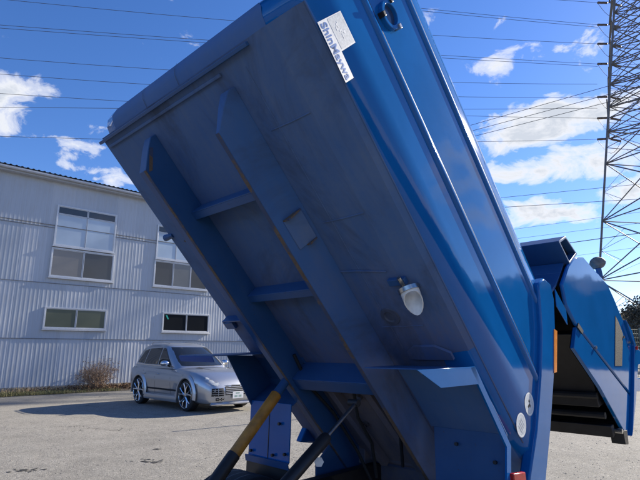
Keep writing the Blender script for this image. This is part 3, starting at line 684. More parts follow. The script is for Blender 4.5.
# ---- safety prop with orange sleeve, hoist cylinder
def lerp(a, b, t): return a+(b-a)*t
q0 = hit(302, 358, UU, P0+UU*.50); q1 = hit(212, 486, UU, P0+UU*.50); q1b = lerp(q0, q1, 1.5)
g = MB(); g.tube([q0, lerp(q0, q1, .33)], .032, 16); prop = g.build('safety_prop', M_dull, truck)
g = MB(); g.tube([lerp(q0, q1, .325), lerp(q0, q1, .33), lerp(q0, q1, .79), lerp(q0, q1, .795)], [.034, .039, .039, .036], 20); g.build('orange_sleeve', M_orange, prop)
g = MB(); g.tube([lerp(q0, q1, .79), q1b], .043, 18); g.build('lower_tube', M_black, prop)
g = MB(); g.tube([q0-UU*.06, q0+UU*.06], .05, 12); g.build('prop_pivot', M_dull, prop)
c0 = hit(356, 403, UU, P0+UU*1.28); c1 = hit(283, 487, UU, P0+UU*1.28)
g = MB(); g.tube([lerp(c0, c1, .44), lerp(c0, c1, .47), lerp(c0, c1, 1.5)], [.026, .033, .033], 18); cy = g.build('hoist_cylinder', M_black, truck)
g = MB(); g.tube([c0, lerp(c0, c1, .46)], .011, 12); g.build('piston_rod', simple('oily_steel', (.22, .22, .23), .35, 1, .2), cy)
g = MB(); g.tube([c0-UU*.05, c0+UU*.02], .020, 12); g.build('rod_eye', M_dark, cy)
for q_ in ([(.555, 1.9, -.05), (.57, 2.15, -.10), (.60, 2.45, -.07), (.66, 2.8, -.12), (.72, 3.0, -.2)], [(1.24, 2.14, -.05), (1.20, 2.35, -.10), (1.14, 2.55, -.06), (1.05, 2.85, -.14)], [(.95, 2.14, -.04), (.90, 2.4, -.13), (.84, 2.7, -.10), (.80, 2.95, -.2)]):
    g = MB(bd); g.tube(q_, .012, 8); g.build('hydraulic_hose', M_rubber, truck)
wc = hit(319, 462, UU, P0+UU*1.22); g = MB(); dr = (CAM-wc).normalized(); g.tube([wc, wc+dr*.03], .026, 6); g.build('white_cap', M_white, cy)
hp = [lerp(c0, c1, .5)+UU*.07, lerp(c0, c1, .3)+UU*.12+Vector((0, 0, .05)), c0+UU*.15+Vector((.05, .05, .1)), c0+UU*.05+Vector((.12, .12, .2))]


# ---- chassis
for u in (.58, 1.25):
    g = MB(ch); g.box(u-.0, u+.075, -.35, 4.4, .53, .74); g.build('chassis_rail', M_black, truck, .004)
for f_ in (-.2, .55, 1.5, 2.6, 3.6):
    g = MB(ch); g.box(.655, 1.25, f_-.05, f_+.05, .55, .70); g.build('chassis_crossbar', M_black, truck, .004)
g = MB(ch); g.tube([(.45, 0, .80), (1.45, 0, .80)], .045, 14); g.build('hinge_shaft', M_grime, truck)
for u in (.52, 1.30):
    g = MB(ch); g.box(u, u+.08, -.1, .1, .74, .9); g.build('hinge_bracket', M_grime, truck, .006)
g = MB(ch); g.box(.47, 1.45, -.06, -.03, .40, .98); g.build('rear_bulkhead', M_grime, truck, .006)
g = MB(ch); g.prismu([(-.02, .40), (.55, .40), (.55, .80), (.12, 1.12), (-.02, 1.12)], .50, .515); g.build('hinge_cheek', M_dull, truck, .004)
g = MB(ch); g.tube([(.1, 1.02, .42), (1.8, 1.02, .42)], .06, 12); g.build('axle', M_black, truck)
g = MB(ch); g.box(1.36, 1.62, 1.75, 2.5, .38, .68); g.build('fuel_tank', M_dark, truck, .03)
def wheel(c, ax, r, wd, parent=None, name='wheel'):
    """c centre of the outer face, ax axis pointing outwards"""
    ax = Vector(ax).normalized(); e1 = Vector((0, 0, 1)); e2 = ax.cross(e1); n = 40
    P = lambda rad, d, k: tuple(Vector(c)+ax*d+(e1*cos(2*pi*k/n)+e2*sin(2*pi*k/n))*rad)
    g = MB(); pr = [(.62, -.02), (.80, .0), (.93, -.012), (.985, -.03), (1, -.05), (1, -wd+.05), (.985, -wd+.03), (.9, -wd), (.62, -wd)]
    g.loft([[P(r*a, d, k) for k in range(n)] for a, d in pr]); w = g.build(name, M_rubber, parent)
    for gr in (-.3, -.5, -.7):
        g = MB(); g.loft([[P(r*a, wd*gr+d, k) for k in range(n)] for a, d in ((1.001, -.006), (1.003, 0), (1.001, .006))]); g.build('tread_groove', M_black, w)
    return w, P
def rimtruck(P, r, w):
    g = MB(); n = 40; g.loft([[P(r*a, d, k) for k in range(n)] for a, d in ((.64, -.015), (.60, -.03), (.55, -.07), (.30, -.05), (.26, -.01), (.0, -.005))]); g.build('rim', M_trim, w)
    for k in range(6):
        g = MB(); a = 2*pi*k/6; p = Vector(P(r*.40, -.05, 40*k/6)); q = Vector(P(r*.40, -.02, 40*k/6)); g.tube([p, q], .014, 6); g.build('wheel_nut', M_steel, w)
for u, sg, f_ in ((.02, -1, 1.02), (1.88, 1, 1.02), (.05, -1, 3.9), (1.85, 1, 3.9)):
    w, P = wheel(ch(u, f_, .385), UU*sg, .385, .24 if f_ > 2 else .42, truck); rimtruck(P, .385, w)
# cab, ahead of the container and outside the picture
CF0, CF1 = 3.55, 5.05
g = MB(ch); rg = []
for f_, z0, z1, ww in ((CF0, .75, 2.02, .86), (CF0+.35, .72, 2.16, .87), (CF0+.95, .55, 2.14, .87), (CF1-.28, .5, 1.95, .865), (CF1-.05, .45, 1.25, .86), (CF1, .42, 1.05, .84)):
    rg.append([(.95-ww, f_, z0), (.95-ww, f_, (z0+z1)/2), (.95-ww*.95, f_, z1-.08), (.95-ww*.8, f_, z1), (.95+ww*.8, f_, z1), (.95+ww*.95, f_, z1-.08), (.95+ww, f_, (z0+z1)/2), (.95+ww, f_, z0)])
g.loft(rg, True, True, True); cab = g.build('cab', M_side, truck, .02)
g = MB(ch); g.poly([(.20, CF1-.25, 1.92), (1.70, CF1-.25, 1.92), (1.74, CF1+.005-.03, 1.27), (.16, CF1+.005-.03, 1.27)]); g.build('windscreen', G_dark, cab, smooth=False)
for u in (.077, 1.823):
    g = MB(ch); g.poly([(u+(-.004 if u < 1 else .004), CF0+.35, 1.3), (u+(-.004 if u < 1 else .004), CF1-.35, 1.3), (u+(.02 if u < 1 else -.02), CF1-.5, 1.9), (u+(.02 if u < 1 else -.02), CF0+.4, 1.95)]); g.build('door_window', G_dark, cab, smooth=False)
    g = MB(ch); g.tube([(u, CF1-.2, 1.5), (u+(-.25 if u < 1 else .25), CF1-.1, 1.55), (u+(-.25 if u < 1 else .25), CF1-.1, 1.9)], .014, 8); g.build('mirror_arm', M_black, cab)
    g = MB(ch); x = u+(-.25 if u < 1 else .25); g.box(x-.09, x+.09, CF1-.14, CF1-.09, 1.5, 1.85); g.build('mirror', M_black, cab, .02)

# ---- tailgate (loading hopper), swung open behind the container
def outl(pts, u): return [sw(px, py, u) for px, py in pts]
UP = [(562, 284), (568, 266), (574, 257), (583, 257), (596, 272), (607, 284), (613, 297), (623, 321), (631, 345), (630, 394), (605, 362), (576, 325), (566, 305)]
LOW = [(576.5, 327), (605, 364), (630, 396), (628, 437), (622, 427), (600, 387), (574, 348)]
COLM = [(623, 320), (629, 331), (634, 350), (635, 365), (633, 396), (629, 436), (630.5, 394), (631.5, 345)]
g = MB(bd); g.prismu(outl(UP, 1.9), 1.875, 1.905); tg = g.build('tailgate', M_side, truck, .012); tag(tg, 'glossy blue tailgate swung open')
g = MB(bd); g.prismu(outl(LOW, 1.9), 1.87, 1.900); g.build('lower_side_plate', M_side, tg, .004)
g = MB(bd); g.prismu(outl(COLM, 1.9), 1.86, 1.93); g.build('lamp_column', M_side, tg, .006)
g = MB(bd); g.prismu(outl([(614.5, 316), (617.5, 322), (622, 334), (621, 366), (614, 366)], 1.9), 1.9055, 1.909); g.build('dark_slot', M_rubber, tg)
g = MB(bd); g.prismu(outl([(577, 323), (582, 331), (581, 334), (576, 327)], 1.9), 1.905, 1.912); g.build('latch', M_dark, tg)
for px, py in ((594.5, 347.5), (622.5, 337), (628, 342)):
    c = sw(px, py, 1.9); g = MB(bd); g.tube([(1.905, c[0], c[1]), (1.918, c[0], c[1])], .014, 8); g.build('side_bolt', M_steel, tg)
# far side plate, outer skin, inner hopper
for nm, pl in (('far_side_plate', UP), ('far_lower_plate', LOW)):
    g = MB(bd); g.prismu(outl(pl, 1.9), .0, .03); g.build(nm, M_side, tg, .004)
bk = outl([(574, 257), (583, 257.5), (596, 272.5), (607, 284.5), (623, 321.5), (631, 345.5), (632, 394), (627, 436)], 1.9)
g = MB(bd)
for a, b in zip(bk, bk[1:]): g.poly([(.03, a[0], a[1]), (1.875, a[0], a[1]), (1.875, b[0], b[1]), (.03, b[0], b[1])])
g.build('outer_skin', M_side, tg)
cx_, cy_ = sw(592, 330, 1.9)
hk = [(cx_+(a-cx_)*.93, cy_+(b-cy_)*.93) for a, b in bk]
g = MB(bd)
for a, b in zip(hk, hk[1:]): g.poly([(.032, a[0], a[1]), (1.868, a[0], a[1]), (1.868, b[0], b[1]), (.032, b[0], b[1])])
hop = g.build('hopper_lining', M_dark, tg)
for pl in (UP, LOW):
    for u in (.034, 1.866):
        g = MB(bd); g.poly([(u, a, b) for a, b in outl(pl, 1.9)]); g.build('lining_side', M_dark, hop, smooth=False)
# packer blade and ribs inside
g = MB(bd); g.prismu(outl([(585, 330), (606, 372), (612, 404), (607, 408), (600, 376), (580, 334)], 1.9), .06, 1.84); pb = g.build('packer_blade', M_dark, tg, .006)
for p in ((604, 396), (612, 416)):
    c = sw(*p, 1.9); g = MB(bd); g.tube([(.05, c[0], c[1]), (1.85, c[0], c[1])], .03, 10); g.build('cross_tube', M_dark, tg)
c = sw(618, 429, 1.9); g = MB(bd); g.prismu([(c[0]-.05, c[1]-.02), (c[0]+.05, c[1]-.06), (c[0]+.09, c[1]+.02), (c[0]-.0, c[1]+.05)], .03, 1.86); g.build('rear_sill', M_dark, tg, .006)
# blue bracket and coupling at the lower corner, rubber flap
g = MB(bd); g.prismu(outl([(605, 423), (611, 422), (611, 433), (607, 433)], 1.7), 1.62, 1.72); g.build('corner_bracket', M_side, tg, .004)
c = sw(614, 425, 1.8); g = MB(bd); g.tube([(1.72, c[0], c[1]), (1.87, c[0], c[1]+.02)], .035, 10); g.build('coupling', M_black, tg)
c = sw(620, 431, 1.9); g = MB(bd); g.tube([(1.86, c[0], c[1]), (1.92, c[0], c[1])], .022, 10); g.build('coupling_end', M_steel, tg)
g = MB(bd); g.prismu(outl([(622, 431), (626, 430), (627.5, 444), (624.5, 444.5)], 1.9), 1.80, 1.91); g.build('rubber_flap', M_rubber, tg, .002)
# hood: open channel across the top
hd = outl([(558.5, 241), (565.5, 236), (577.5, 254), (570, 264.5)], 1.9); hc = (sum(q[0] for q in hd)/4, sum(q[1] for q in hd)/4)
hi = [(hc[0]+(a-hc[0])*.80, hc[1]+(b-hc[1])*.80) for a, b in hd]
g = MB(bd); u0, u1 = .0, 1.90
g.loft([[(u0,)+q for q in hi], [(u0,)+q for q in hd], [(u1,)+q for q in hd], [(u1,)+q for q in hi], [(u0,)+q for q in hi]]); hood = g.build('hood', M_dull, tg, .004)
g = MB(bd); g.poly([(1.84,)+q for q in hi]); g.build('hood_shade_sheet', M_black, hood, smooth=False)  # black sheet stands in for the shade inside the open channel
hb = outl([(568.5, 262), (566, 272), (561, 284), (556, 292)], 1.9); g = MB(bd); g.strip(hb, .02, .03, 1.86); g.build('front_sheet', M_dull, tg, .004)
g = MB(bd); g.prismu(outl([(555, 289), (566, 310), (567.5, 325), (556.5, 306)], 1.9), 1.895, 1.902); g.build('hinge_plate', M_side, tg, .002)
g = MB(bd); c = sw(555, 277, 1.7); g.tube([(1.55, c[0], c[1]), (1.80, c[0], c[1])], .028, 10); g.build('hinge_pin', M_dark, tg)
# work lamp on the outer edge
lp = hit(597.5, 263, UU, P0+UU*1.80); g = MB(); n = 14; fwd = (RR*-.6+UU*.5+Vector((0, 0, .3))).normalized(); e1 = fwd.cross(Vector((0, 0, 1))).normalized(); e2 = fwd.cross(e1)
g.loft([[tuple(lp+fwd*d+(e1*cos(2*pi*k/n)*1.25+e2*sin(2*pi*k/n))*r_) for k in range(n)] for r_, d in ((.0, .055), (.035, .052), (.054, .035), (.060, .0), (.050, -.05), (.03, -.065), (.0, -.07))]); lamp = g.build('work_lamp', simple('lamp_housing', (.16, .15, .135), .6, 0, .3, 30), tg)
g = MB(); g.tube([lp+Vector((0, 0, -.05)), lp+Vector((.02, .02, -.13)), hit(600, 287, UU, P0+UU*1.8)], .028, 8); g.build('lamp_stalk', M_dull, lamp)
# tail lamp pod protruding behind the far corner
tp = sw(638.5, 352, 1.9)
g = MB(bd); g.prismu(outl([(633, 341), (646, 349), (648, 366), (640, 369), (634, 362)], 1.9), 1.45, 1.85); pod = g.build('tail_lamp_pod', M_side, tg, .03)
g = MB(bd); g.prismu(outl([(635, 368), (646, 366), (646, 377), (636, 378)], 1.9), 1.5, 1.8); g.build('pod_shroud', M_black, tg, .01)
g = MB(bd); g.prismu(outl([(634.5, 379), (646, 378), (646, 392), (634.5, 392)], 1.9), 1.4, 1.85); g.build('step_plate', M_side, tg, .01)
g = MB(bd); c = sw(632.5, 348, 1.9); g.tube([(1.93, c[0], c[1]), (1.945, c[0], c[1])], .02, 10); g.build('side_marker', M_red, tg)
# ================================================================== PARKED CAR
CF = ground(184.5, 411.5); CR = ground(137.5, 403.6)
cdir = (CF-CR); wb = cdir.length; cdir.normalize(); cleft = Vector((-cdir.y, cdir.x, 0))
KS = 1.0
def car_l(x, y, z): return CR+cleft*.95+cdir*(x*wb/2.86)+cleft*y+Vector((0, 0, z*1.06))      # x from the rear axle forward, y to the car's left
car = empty('parked_car', tuple(car_l(1.43, 0, 0)), 'silver sport utility car with large alloy wheels parked by the warehouse', 'car')
def mk_silver():
    m, nt, b = mat('silver_metallic_paint'); t = N(nt, 'ShaderNodeTexCoord').outputs['Object']
    f = noise_n(nt, t, 1500, 1); c = mixc(nt, f, (.40, .42, .45), (.50, .51, .53)); L(nt, c, b.inputs['Base Color'])
    b.inputs['Metallic'].default_value = .75; b.inputs['Roughness'].default_value = .32; b.inputs['Coat Weight'].default_value = .8; b.inputs['Coat Roughness'].default_value = .05; return m
M_gink = simple('green_ink', (.30, .42, .37), .5); M_silver = mk_silver(); M_cglass = glass('car_glass', (.016, .018, .02), .03, .7); M_seam = simple('panel_gap', (.012, .012, .013), .8)
ST = [(-.93, .70, .46, .86, .90), (-.88, .84, .36, 1.00, 1.03), (-.72, .915, .30, 1.07, 1.09), (-.40, .955, .27, 1.09, 1.11), (0, .975, .25, 1.09, 1.11), (.5, .955, .23, 1.075, 1.10), (1.0, .945, .22, 1.06, 1.09),
      (1.6, .945, .22, 1.045, 1.08), (2.1, .955, .22, 1.03, 1.07), (2.5, .975, .22, 1.01, 1.065), (2.86, .985, .22, .985, 1.045), (3.2, .965, .21, .94, 1.005), (3.45, .925, .20, .88, .945), (3.65, .865, .20, .80, .865), (3.78, .79, .21, .71, .77), (3.86, .68, .24, .62, .655), (3.90, .50, .30, .54, .55)]
def sect(x, hw, zb, zt, zc):
    h = zt-zb
    hf = [(0, zb), (.55*hw, zb), (.88*hw, zb+.01), (.955*hw, zb+.07*h/.8), (.965*hw, zb+.22*h), (.985*hw, zb+.40*h), (hw, zb+.58*h), (.995*hw, zb+.72*h), (.965*hw, zb+.86*h), (.915*hw, zb+.955*h), (.84*hw, zt), (.62*hw, zt+(zc-zt)*.55), (.3*hw, zt+(zc-zt)*.9), (0, zc)]
    return hf+[(-y, z) for y, z in reversed(hf[1:-1])]
g = MB(car_l); g.loft([[(x, y, z) for y, z in sect(x, hw, zb, zt, zc)] for x, hw, zb, zt, zc in ST], True, True, True)
carb = g.build('body', M_silver, car, angle=48)
# wheel openings cut out of the body
cut = MB(car_l)
for x in (0, 2.86):
    for sg in (1, -1):
        n = 32; cut.loft([[(x+.425*cos(2*pi*k/n), sg*yy, .385+.425*sin(2*pi*k/n)) for k in range(n)] for yy in (.60, 1.2)], True, True, True)
co = cut.build('cutter', M_seam, car)
bo = carb.modifiers.new('openings', 'BOOLEAN'); bo.object = co; bo.operation = 'DIFFERENCE'; bo.solver = 'EXACT'
bpy.context.view_layer.update()
me2 = bpy.data.meshes.new_from_object(carb.evaluated_get(bpy.context.evaluated_depsgraph_get())); carb.modifiers.clear(); carb.data = me2
me2.materials.clear(); me2.materials.append(M_silver); me2.materials.append(M_seam)
inv = ORG[carb.name]
for p in me2.polygons:
    q = p.center+inv-car_l(0, 0, 0); q.z /= 1.06; y = q.dot(cleft); x = q.dot(cdir)/(wb/2.86)
    ins = any((x-ax)**2+(q.z-.385)**2 < .436**2 for ax in (0, 2.86)) and abs(y) < 1.0 and p.normal.dot(cleft)**2 < .5 or (any((x-ax)**2+(q.z-.385)**2 < .41**2 for ax in (0, 2.86)) and abs(abs(y)-.60) < .02)
    p.material_index = 1 if ins else 0
bpy.data.objects.remove(co)
# flared arch lips
for x in (0, 2.86):
    for sg in (1, -1):
        g = MB(car_l); n = 24; rg = []
        for k in range(n+1):
            a = -.18+(pi+.36)*k/n
            rg.append([(x+r*cos(a), sg*y, .385+r*sin(a)) for r, y in ((.415, .93), (.418, .995), (.445, 1.005), (.49, .985), (.53, .955))])
        g.loft(rg, False); g.build('arch_flare', M_silver, carb, angle=60)
# cabin
def gh(z):      # front x, rear x, half width at a height
    T = [(1.02, 2.34, -.82, .875), (1.10, 2.23, -.80, .865), (1.30, 1.91, -.72, .815), (1.50, 1.60, -.60, .745), (1.60, 1.42, -.50, .70), (1.68, 1.15, -.28, .62), (1.72, .85, .0, .44)]
    for a, b in zip(T, T[1:]):
        if a[0] <= z <= b[0]:
            t = (z-a[0])/(b[0]-a[0]); return [a[i]+(b[i]-a[i])*t for i in (1, 2, 3)]
    return T[-1][1:]
def ghloop(z):
    xf, xr, hw = gh(z); hf = [(xf, 0), (xf-.03, .40*hw), (xf-.10, .72*hw), (xf-.20, .90*hw), (xf-.36, .985*hw), (xf-.55, hw)]
    k = 7
    for j in range(1, k): hf.append((xf-.55+(xr+.45-(xf-.55))*j/k, hw))
    hf += [(xr+.45, .995*hw), (xr+.22, .95*hw), (xr+.08, .80*hw), (xr+.02, .45*hw), (xr, 0)]
    return hf+[(x, -y) for x, y in reversed(hf[1:-1])]
g = MB(car_l); g.loft([[(x, y, z) for x, y in ghloop(z)] for z in (1.02, 1.10, 1.2, 1.30, 1.40, 1.50, 1.55, 1.60, 1.64, 1.68, 1.705, 1.72)], True, False, True); cabn = g.build('cabin', M_silver, car, angle=50)
def side_pt(x, z, sg, off=.006): hw = gh(z)[2]; return (x, sg*(hw+off), z)
# side windows: front door, rear door, quarter
for sg in (-1, 1):
    for nm, quad in (('door_window', [(1.80, 1.12), (1.02, 1.12), (1.02, 1.57), (1.16, 1.57)]), ('rear_door_window', [(.96, 1.12), (.10, 1.13), (.20, 1.56), (.96, 1.58)]), ('quarter_window', [(.04, 1.135), (-.38, 1.17), (-.12, 1.50), (.14, 1.55)])):
        g = MB(car_l); n = 5
        (ax, az), (bx, bz), (cx, cz), (dx, dz) = quad
        rows_ = []
        for k in range(n+1):
            t = k/n; rows_.append([side_pt(ax+(dx-ax)*t, az+(dz-az)*t, sg), side_pt(bx+(cx-bx)*t, bz+(cz-bz)*t, sg)])
        g.loft(rows_, False); g.build(nm, M_cglass, cabn)
    g = MB(car_l); g.tube([side_pt(1.95, 1.085, sg, .012), side_pt(1.0, 1.09, sg, .012), side_pt(-.42, 1.13, sg, .012)], .010, 6); g.build('belt_trim', M_chrome, cabn)
    g = MB(car_l); g.tube([(1.1, sg*.58, 1.70), (.9, sg*.58, 1.735), (0, sg*.57, 1.735), (-.15, sg*.54, 1.69)], .012, 6); g.build('roof_rail', M_chrome, cabn)
# windscreen
g = MB(car_l); rows_ = []
for z in (1.09, 1.2, 1.3, 1.4, 1.5, 1.59):
    xf, xr, hw = gh(z); rows_.append([(xf-.20+.010, -.86*hw, z+.006), (xf-.10+.010, -.70*hw, z+.006), (xf-.03+.010, -.38*hw, z+.006), (xf+.010, 0, z+.006), (xf-.03+.010, .38*hw, z+.006), (xf-.10+.010, .70*hw, z+.006), (xf-.20+.010, .86*hw, z+.006)])
g.loft(rows_, False); g.build('windscreen', M_cglass, cabn)
# mirrors
for sg in (-1, 1):
    g = MB(car_l); n = 14; c = Vector((1.72, sg*1.02, 1.16))
    g.loft([[(c.x+dx, c.y+sg*.125*cos(2*pi*k/n)*s_, c.z+.078*sin(2*pi*k/n)*s_) for k in range(n)] for dx, s_ in ((-.06, .9), (-.05, 1), (.02, 1), (.07, .8), (.10, .45), (.11, .05))], True, True, True); mr = g.build('mirror', M_chrome, car)
    g = MB(car_l); g.tube([(1.72, sg*.86, 1.08), (1.71, sg*.95, 1.12)], .025, 8); g.build('mirror_foot', M_seam, mr)
# panel gaps, handles, dark rubbing strip and side sill
def hwx(x):
    for a, b in zip(ST, ST[1:]):
        if a[0] <= x <= b[0]: t = (x-a[0])/(b[0]-a[0]); return [a[i]+(b[i]-a[i])*t for i in range(5)]
def skin(x, z):
    _, hw, zb, zt, zc = hwx(x); s_ = sect(x, hw, zb, zt, zc)[:14]
    for a, b in zip(s_[3:], s_[4:]):
        if a[1] <= z <= b[1]: t = (z-a[1])/(b[1]-a[1]); return a[0]+(b[0]-a[0])*t
    return hw
for sg in (-1, 1):
    for x0, x1 in ((1.92, 1.98), (1.00, 1.00), (.16, .47)):
        g = MB(car_l); zs = [.36, .5, .65, .8, .95, 1.04]
        g.loft([[(x0+(x1-x0)*(1-(z-.36)/.68)+d, sg*(skin(x0+(x1-x0)*(1-(z-.36)/.68), z)+.002), z) for z in zs] for d in (-.005, .005)], False); g.build('panel_gap', M_seam, carb)
    for x in (1.14, .30):
        g = MB(car_l); y = skin(x, .86); g.tube([(x-.09, sg*(y+.006), .865), (x-.05, sg*(y+.026), .87), (x+.06, sg*(y+.026), .87), (x+.09, sg*(y+.006), .865)], .014, 8); g.build('door_handle', M_silver, carb)
    g = MB(car_l); g.loft([[(x, sg*(skin(x, z)+.010), z) for z in (.455, .475, .50)] for x in (.47, .8, 1.2, 1.6, 2.0, 2.38)], False); g.build('rubbing_strip', M_seam, carb)
    g = MB(car_l); g.loft([[(x, sg*(y+.955), z) for y, z in ((-.06, .20), (.02, .19), (.035, .25), (.02, .33), (-.03, .36))] for x in (.44, .6, 1.4, 2.2, 2.42)], False, True, True); g.build('side_skirt', M_silver, carb)
# front end: headlights, grilles, plate, lip
def front(y, z, off=.0):      # x of the front skin at lateral y, height z
    lo = 3.0; best = 3.0
    x = 3.90
    while x > 2.6:
        _, hw, zb, zt, zc = hwx(min(x, 3.899)); 
        s_ = sect(x, hw, zb, zt, zc)[:14]
        # inside the section?
        if abs(y) <= hw and zb <= z:
            for a, b in zip(s_, s_[1:]):
                pass
            yy = skin(min(x, 3.899), z) if z < zb+(zt-zb)*.999 else None
            top = zt+(zc-zt)*(1-min(1, abs(y)/(.84*hw)))
            if yy is not None and abs(y) <= yy or (yy is None and z <= top): return x+off
        x -= .01
    return 2.6+off
def patch(name, mtl, y0, y1, z0, z1, off, parent, ny=6, nz=4, rnd=False, sg=1, shape=None):
    g = MB(car_l); rows_ = []
    for j in range(nz+1):
        row = []
        for k in range(ny+1):
            a = -1+2*k/ny; b = -1+2*j/nz
            if rnd: a, b = a*sqrt(max(0, 1-b*b/2)), b*sqrt(max(0, 1-a*a/2))
            y = (y0+y1)/2+(y1-y0)/2*a; z = (z0+z1)/2+(z1-z0)/2*b
            if shape: y, z = shape(y, z)
            row.append((front(y, z, off), sg*y, z))
        rows_.append(row)
    g.loft(rows_, False); return g.build(name, mtl, parent)
for sg in (-1, 1):
    hl = patch('headlight', glass('headlight_lens'+str(sg), (.42, .45, .48), .05, .8), .50, .82, .66, .84, .012, car, 8, 6, True, sg, lambda y, z: (y, z+(y-.66)*.25))
    for y in (.60, .72):
        c = front(y, .735+(y-.66)*.25, .018); g = MB(car_l); n = 12; g.loft([[(c, sg*y+.045*r_*cos(2*pi*k/n), .74+(y-.66)*.25+.045*r_*sin(2*pi*k/n)) for k in range(n)] for r_ in (1, .8)], True); g.build('lamp_ring', M_chrome, hl)
    it = patch('side_intake', M_seam, .42, .74, .40, .59, .012, car, 6, 4, False, sg)
    for z in (.445, .495, .545):
        g = MB(car_l); g.tube([(front(y, z, .02), sg*y, z) for y in (.43, .53, .63, .73)], .007, 5); g.build('intake_bar', M_silver, it)
    g = MB(car_l); g.tube([(front(.58, z, .02), sg*.58, z) for z in (.41, .50, .585)], .008, 5); g.build('intake_divider', M_silver, it)
    fd = patch('lamp_recess', M_seam, .40, .64, .29, .36, .010, car, 5, 2, False, sg)
    for y in (.45, .53):
        n = 14; c = front(y, .325, .022); g = MB(car_l); g.loft([[(c, sg*y+r_*cos(2*pi*k/n), .325+r_*sin(2*pi*k/n)) for k in range(n)] for r_ in (.036, .026)], True); g.build('fog_lamp_ring', M_chrome, fd)
    g = MB(car_l); g.tube([(front(.58, .325, .02), sg*.575, .325), (front(.62, .325, .02), sg*.62, .325)], .008, 5); g.build('lamp_bar', M_chrome, fd)
    # black scoop on the bonnet
    g = MB(car_l); g.poly([(3.30, sg*.30, front and .0+hwx(3.30)[4]-.004+.008), (2.72, sg*.50, hwx(2.72)[4]-.012), (2.62, sg*.56, hwx(2.62)[4]-.018), (2.66, sg*.44, hwx(2.66)[4]+.002)]); g.build('bonnet_vent', M_seam, carb, smooth=False)
gr = patch('grille', M_seam, -.36, .36, .42, .66, .012, car, 8, 4, False, 1, lambda y, z: (y*(1+.15*(z-.42)), z))
for z in (.45, .49, .53, .57, .61, .65):
    g = MB(car_l); g.tube([(front(y, z, .02), y, z) for y in (-.36, -.2, 0, .2, .36)], .006, 5); g.build('grille_slat', M_silver, gr)
fx = front(0, .40, 0.056)
g = MB(car_l); g.box(fx-.01, fx+.003, -.17, .17, .33, .50); lpz = g.build('licence_plate', M_decal, car, .003)
for y0_, y1_, z0_, z1_ in ((-.11, -.02, .365, .41), (.02, .11, .365, .41), (-.07, .05, .445, .475)):
    g = MB(car_l); g.box(fx+.003, fx+.0045, y0_, y1_, z0_, z1_); g.build('plate_mark', M_gink, lpz)
g = MB(car_l); g.loft([[(front(y, .27, .0)+d, y, z) for d, z in ((-.04, .19), (.035, .185), (.05, .21), (.0, .255))] for y in (-.74, -.6, -.4, -.2, 0, .2, .4, .6, .74)], False, True, True); g.build('front_lip', M_silver, car)
# wheels
M_alloy = M_chrome
for x in (0, 2.86):
    for sg in (1, -1):
        w, P = wheel(car_l(x, sg*.965, .385), cleft*sg, .408, .26, car)
        n = 40; g = MB(); g.loft([[P(.408*a, d, k) for k in range(n)] for a, d in ((.82, .002), (.80, .006), (.77, -.01), (.76, -.15))]); rim = g.build('rim', M_alloy, w)
        g = MB(); g.loft([[P(.408*a, d, k) for k in range(n)] for a, d in ((.77, -.15), (.5, -.16), (.05, -.15))]); g.build('brake', M_dark, w)
        for k in range(5):
            for dk in (-1.1, 1.1):
                a = 8*k+dk; pts = [Vector(P(.408*.12, -.02, 8*k)), Vector(P(.408*.45, -.012, a)), Vector(P(.408*.79, -.004, a*1.0+dk*.6))]
                g = MB(); g.tube(pts, [.030, .020, .024], 6); g.build('spoke', M_alloy, w)
        g = MB(); g.loft([[P(.408*a, d, k) for k in range(n)] for a, d in ((.17, -.03), (.16, .0), (.02, .006))]); g.build('hub_cap', M_alloy, w)

# ================================================================== PYLON AND WIRES
M_galv = simple('galvanised_steel', (.14, .14, .145), .55, .3, .15); M_insul = simple('brown_porcelain', (.14, .10, .075), .4, 0, .2); M_wire = simple('dull_wire', (.09, .09, .10), .6, .3, .1)
PHI = radians(-100); DW = Vector((sin(PHI), cos(PHI), 0)); DN = Vector((-DW.y, DW.x, 0))
if DN.y < 0: DN = -DN                                # away from the camera, along the cross arms
KT = 105/66
def hwz(z): z = z/KT; return KT*(8.3-.112*z if z < 52 else 2.48-.05*(z-52))
legp = ray(605, 230); legp = legp*(105/sqrt(legp.x**2+legp.y**2)); h_ = hwz(17*KT)
TC = Vector((legp.x, legp.y, 0))-DW*h_-DN*h_
pyl = empty('pylon', tuple(TC), 'tall lattice steel pylon at the right edge carrying high-voltage wires', 'pylon')
def tl(a, b, z): return TC-DW*a+DN*b+Vector((0, 0, z))   # a along the line (away to the right), b along the arms
def beam(g, p, q, r): g.tube([Vector(p), Vector(q)], r, 4, False)
LEV = [KT*z for z in (0, 9, 16, 23, 27, 30.2, 33, 35.6, 38, 40.3, 42.5, 44.6, 46.6, 48.5, 50.4, 52.3, 55, 58, 61)]
for sa in (-1, 1):
    for sb in (-1, 1):
        g = MB(tl); g.tube([(sa*hwz(z), sb*hwz(z), z) for z in LEV], .20, 6); g.build('leg', M_galv, pyl)
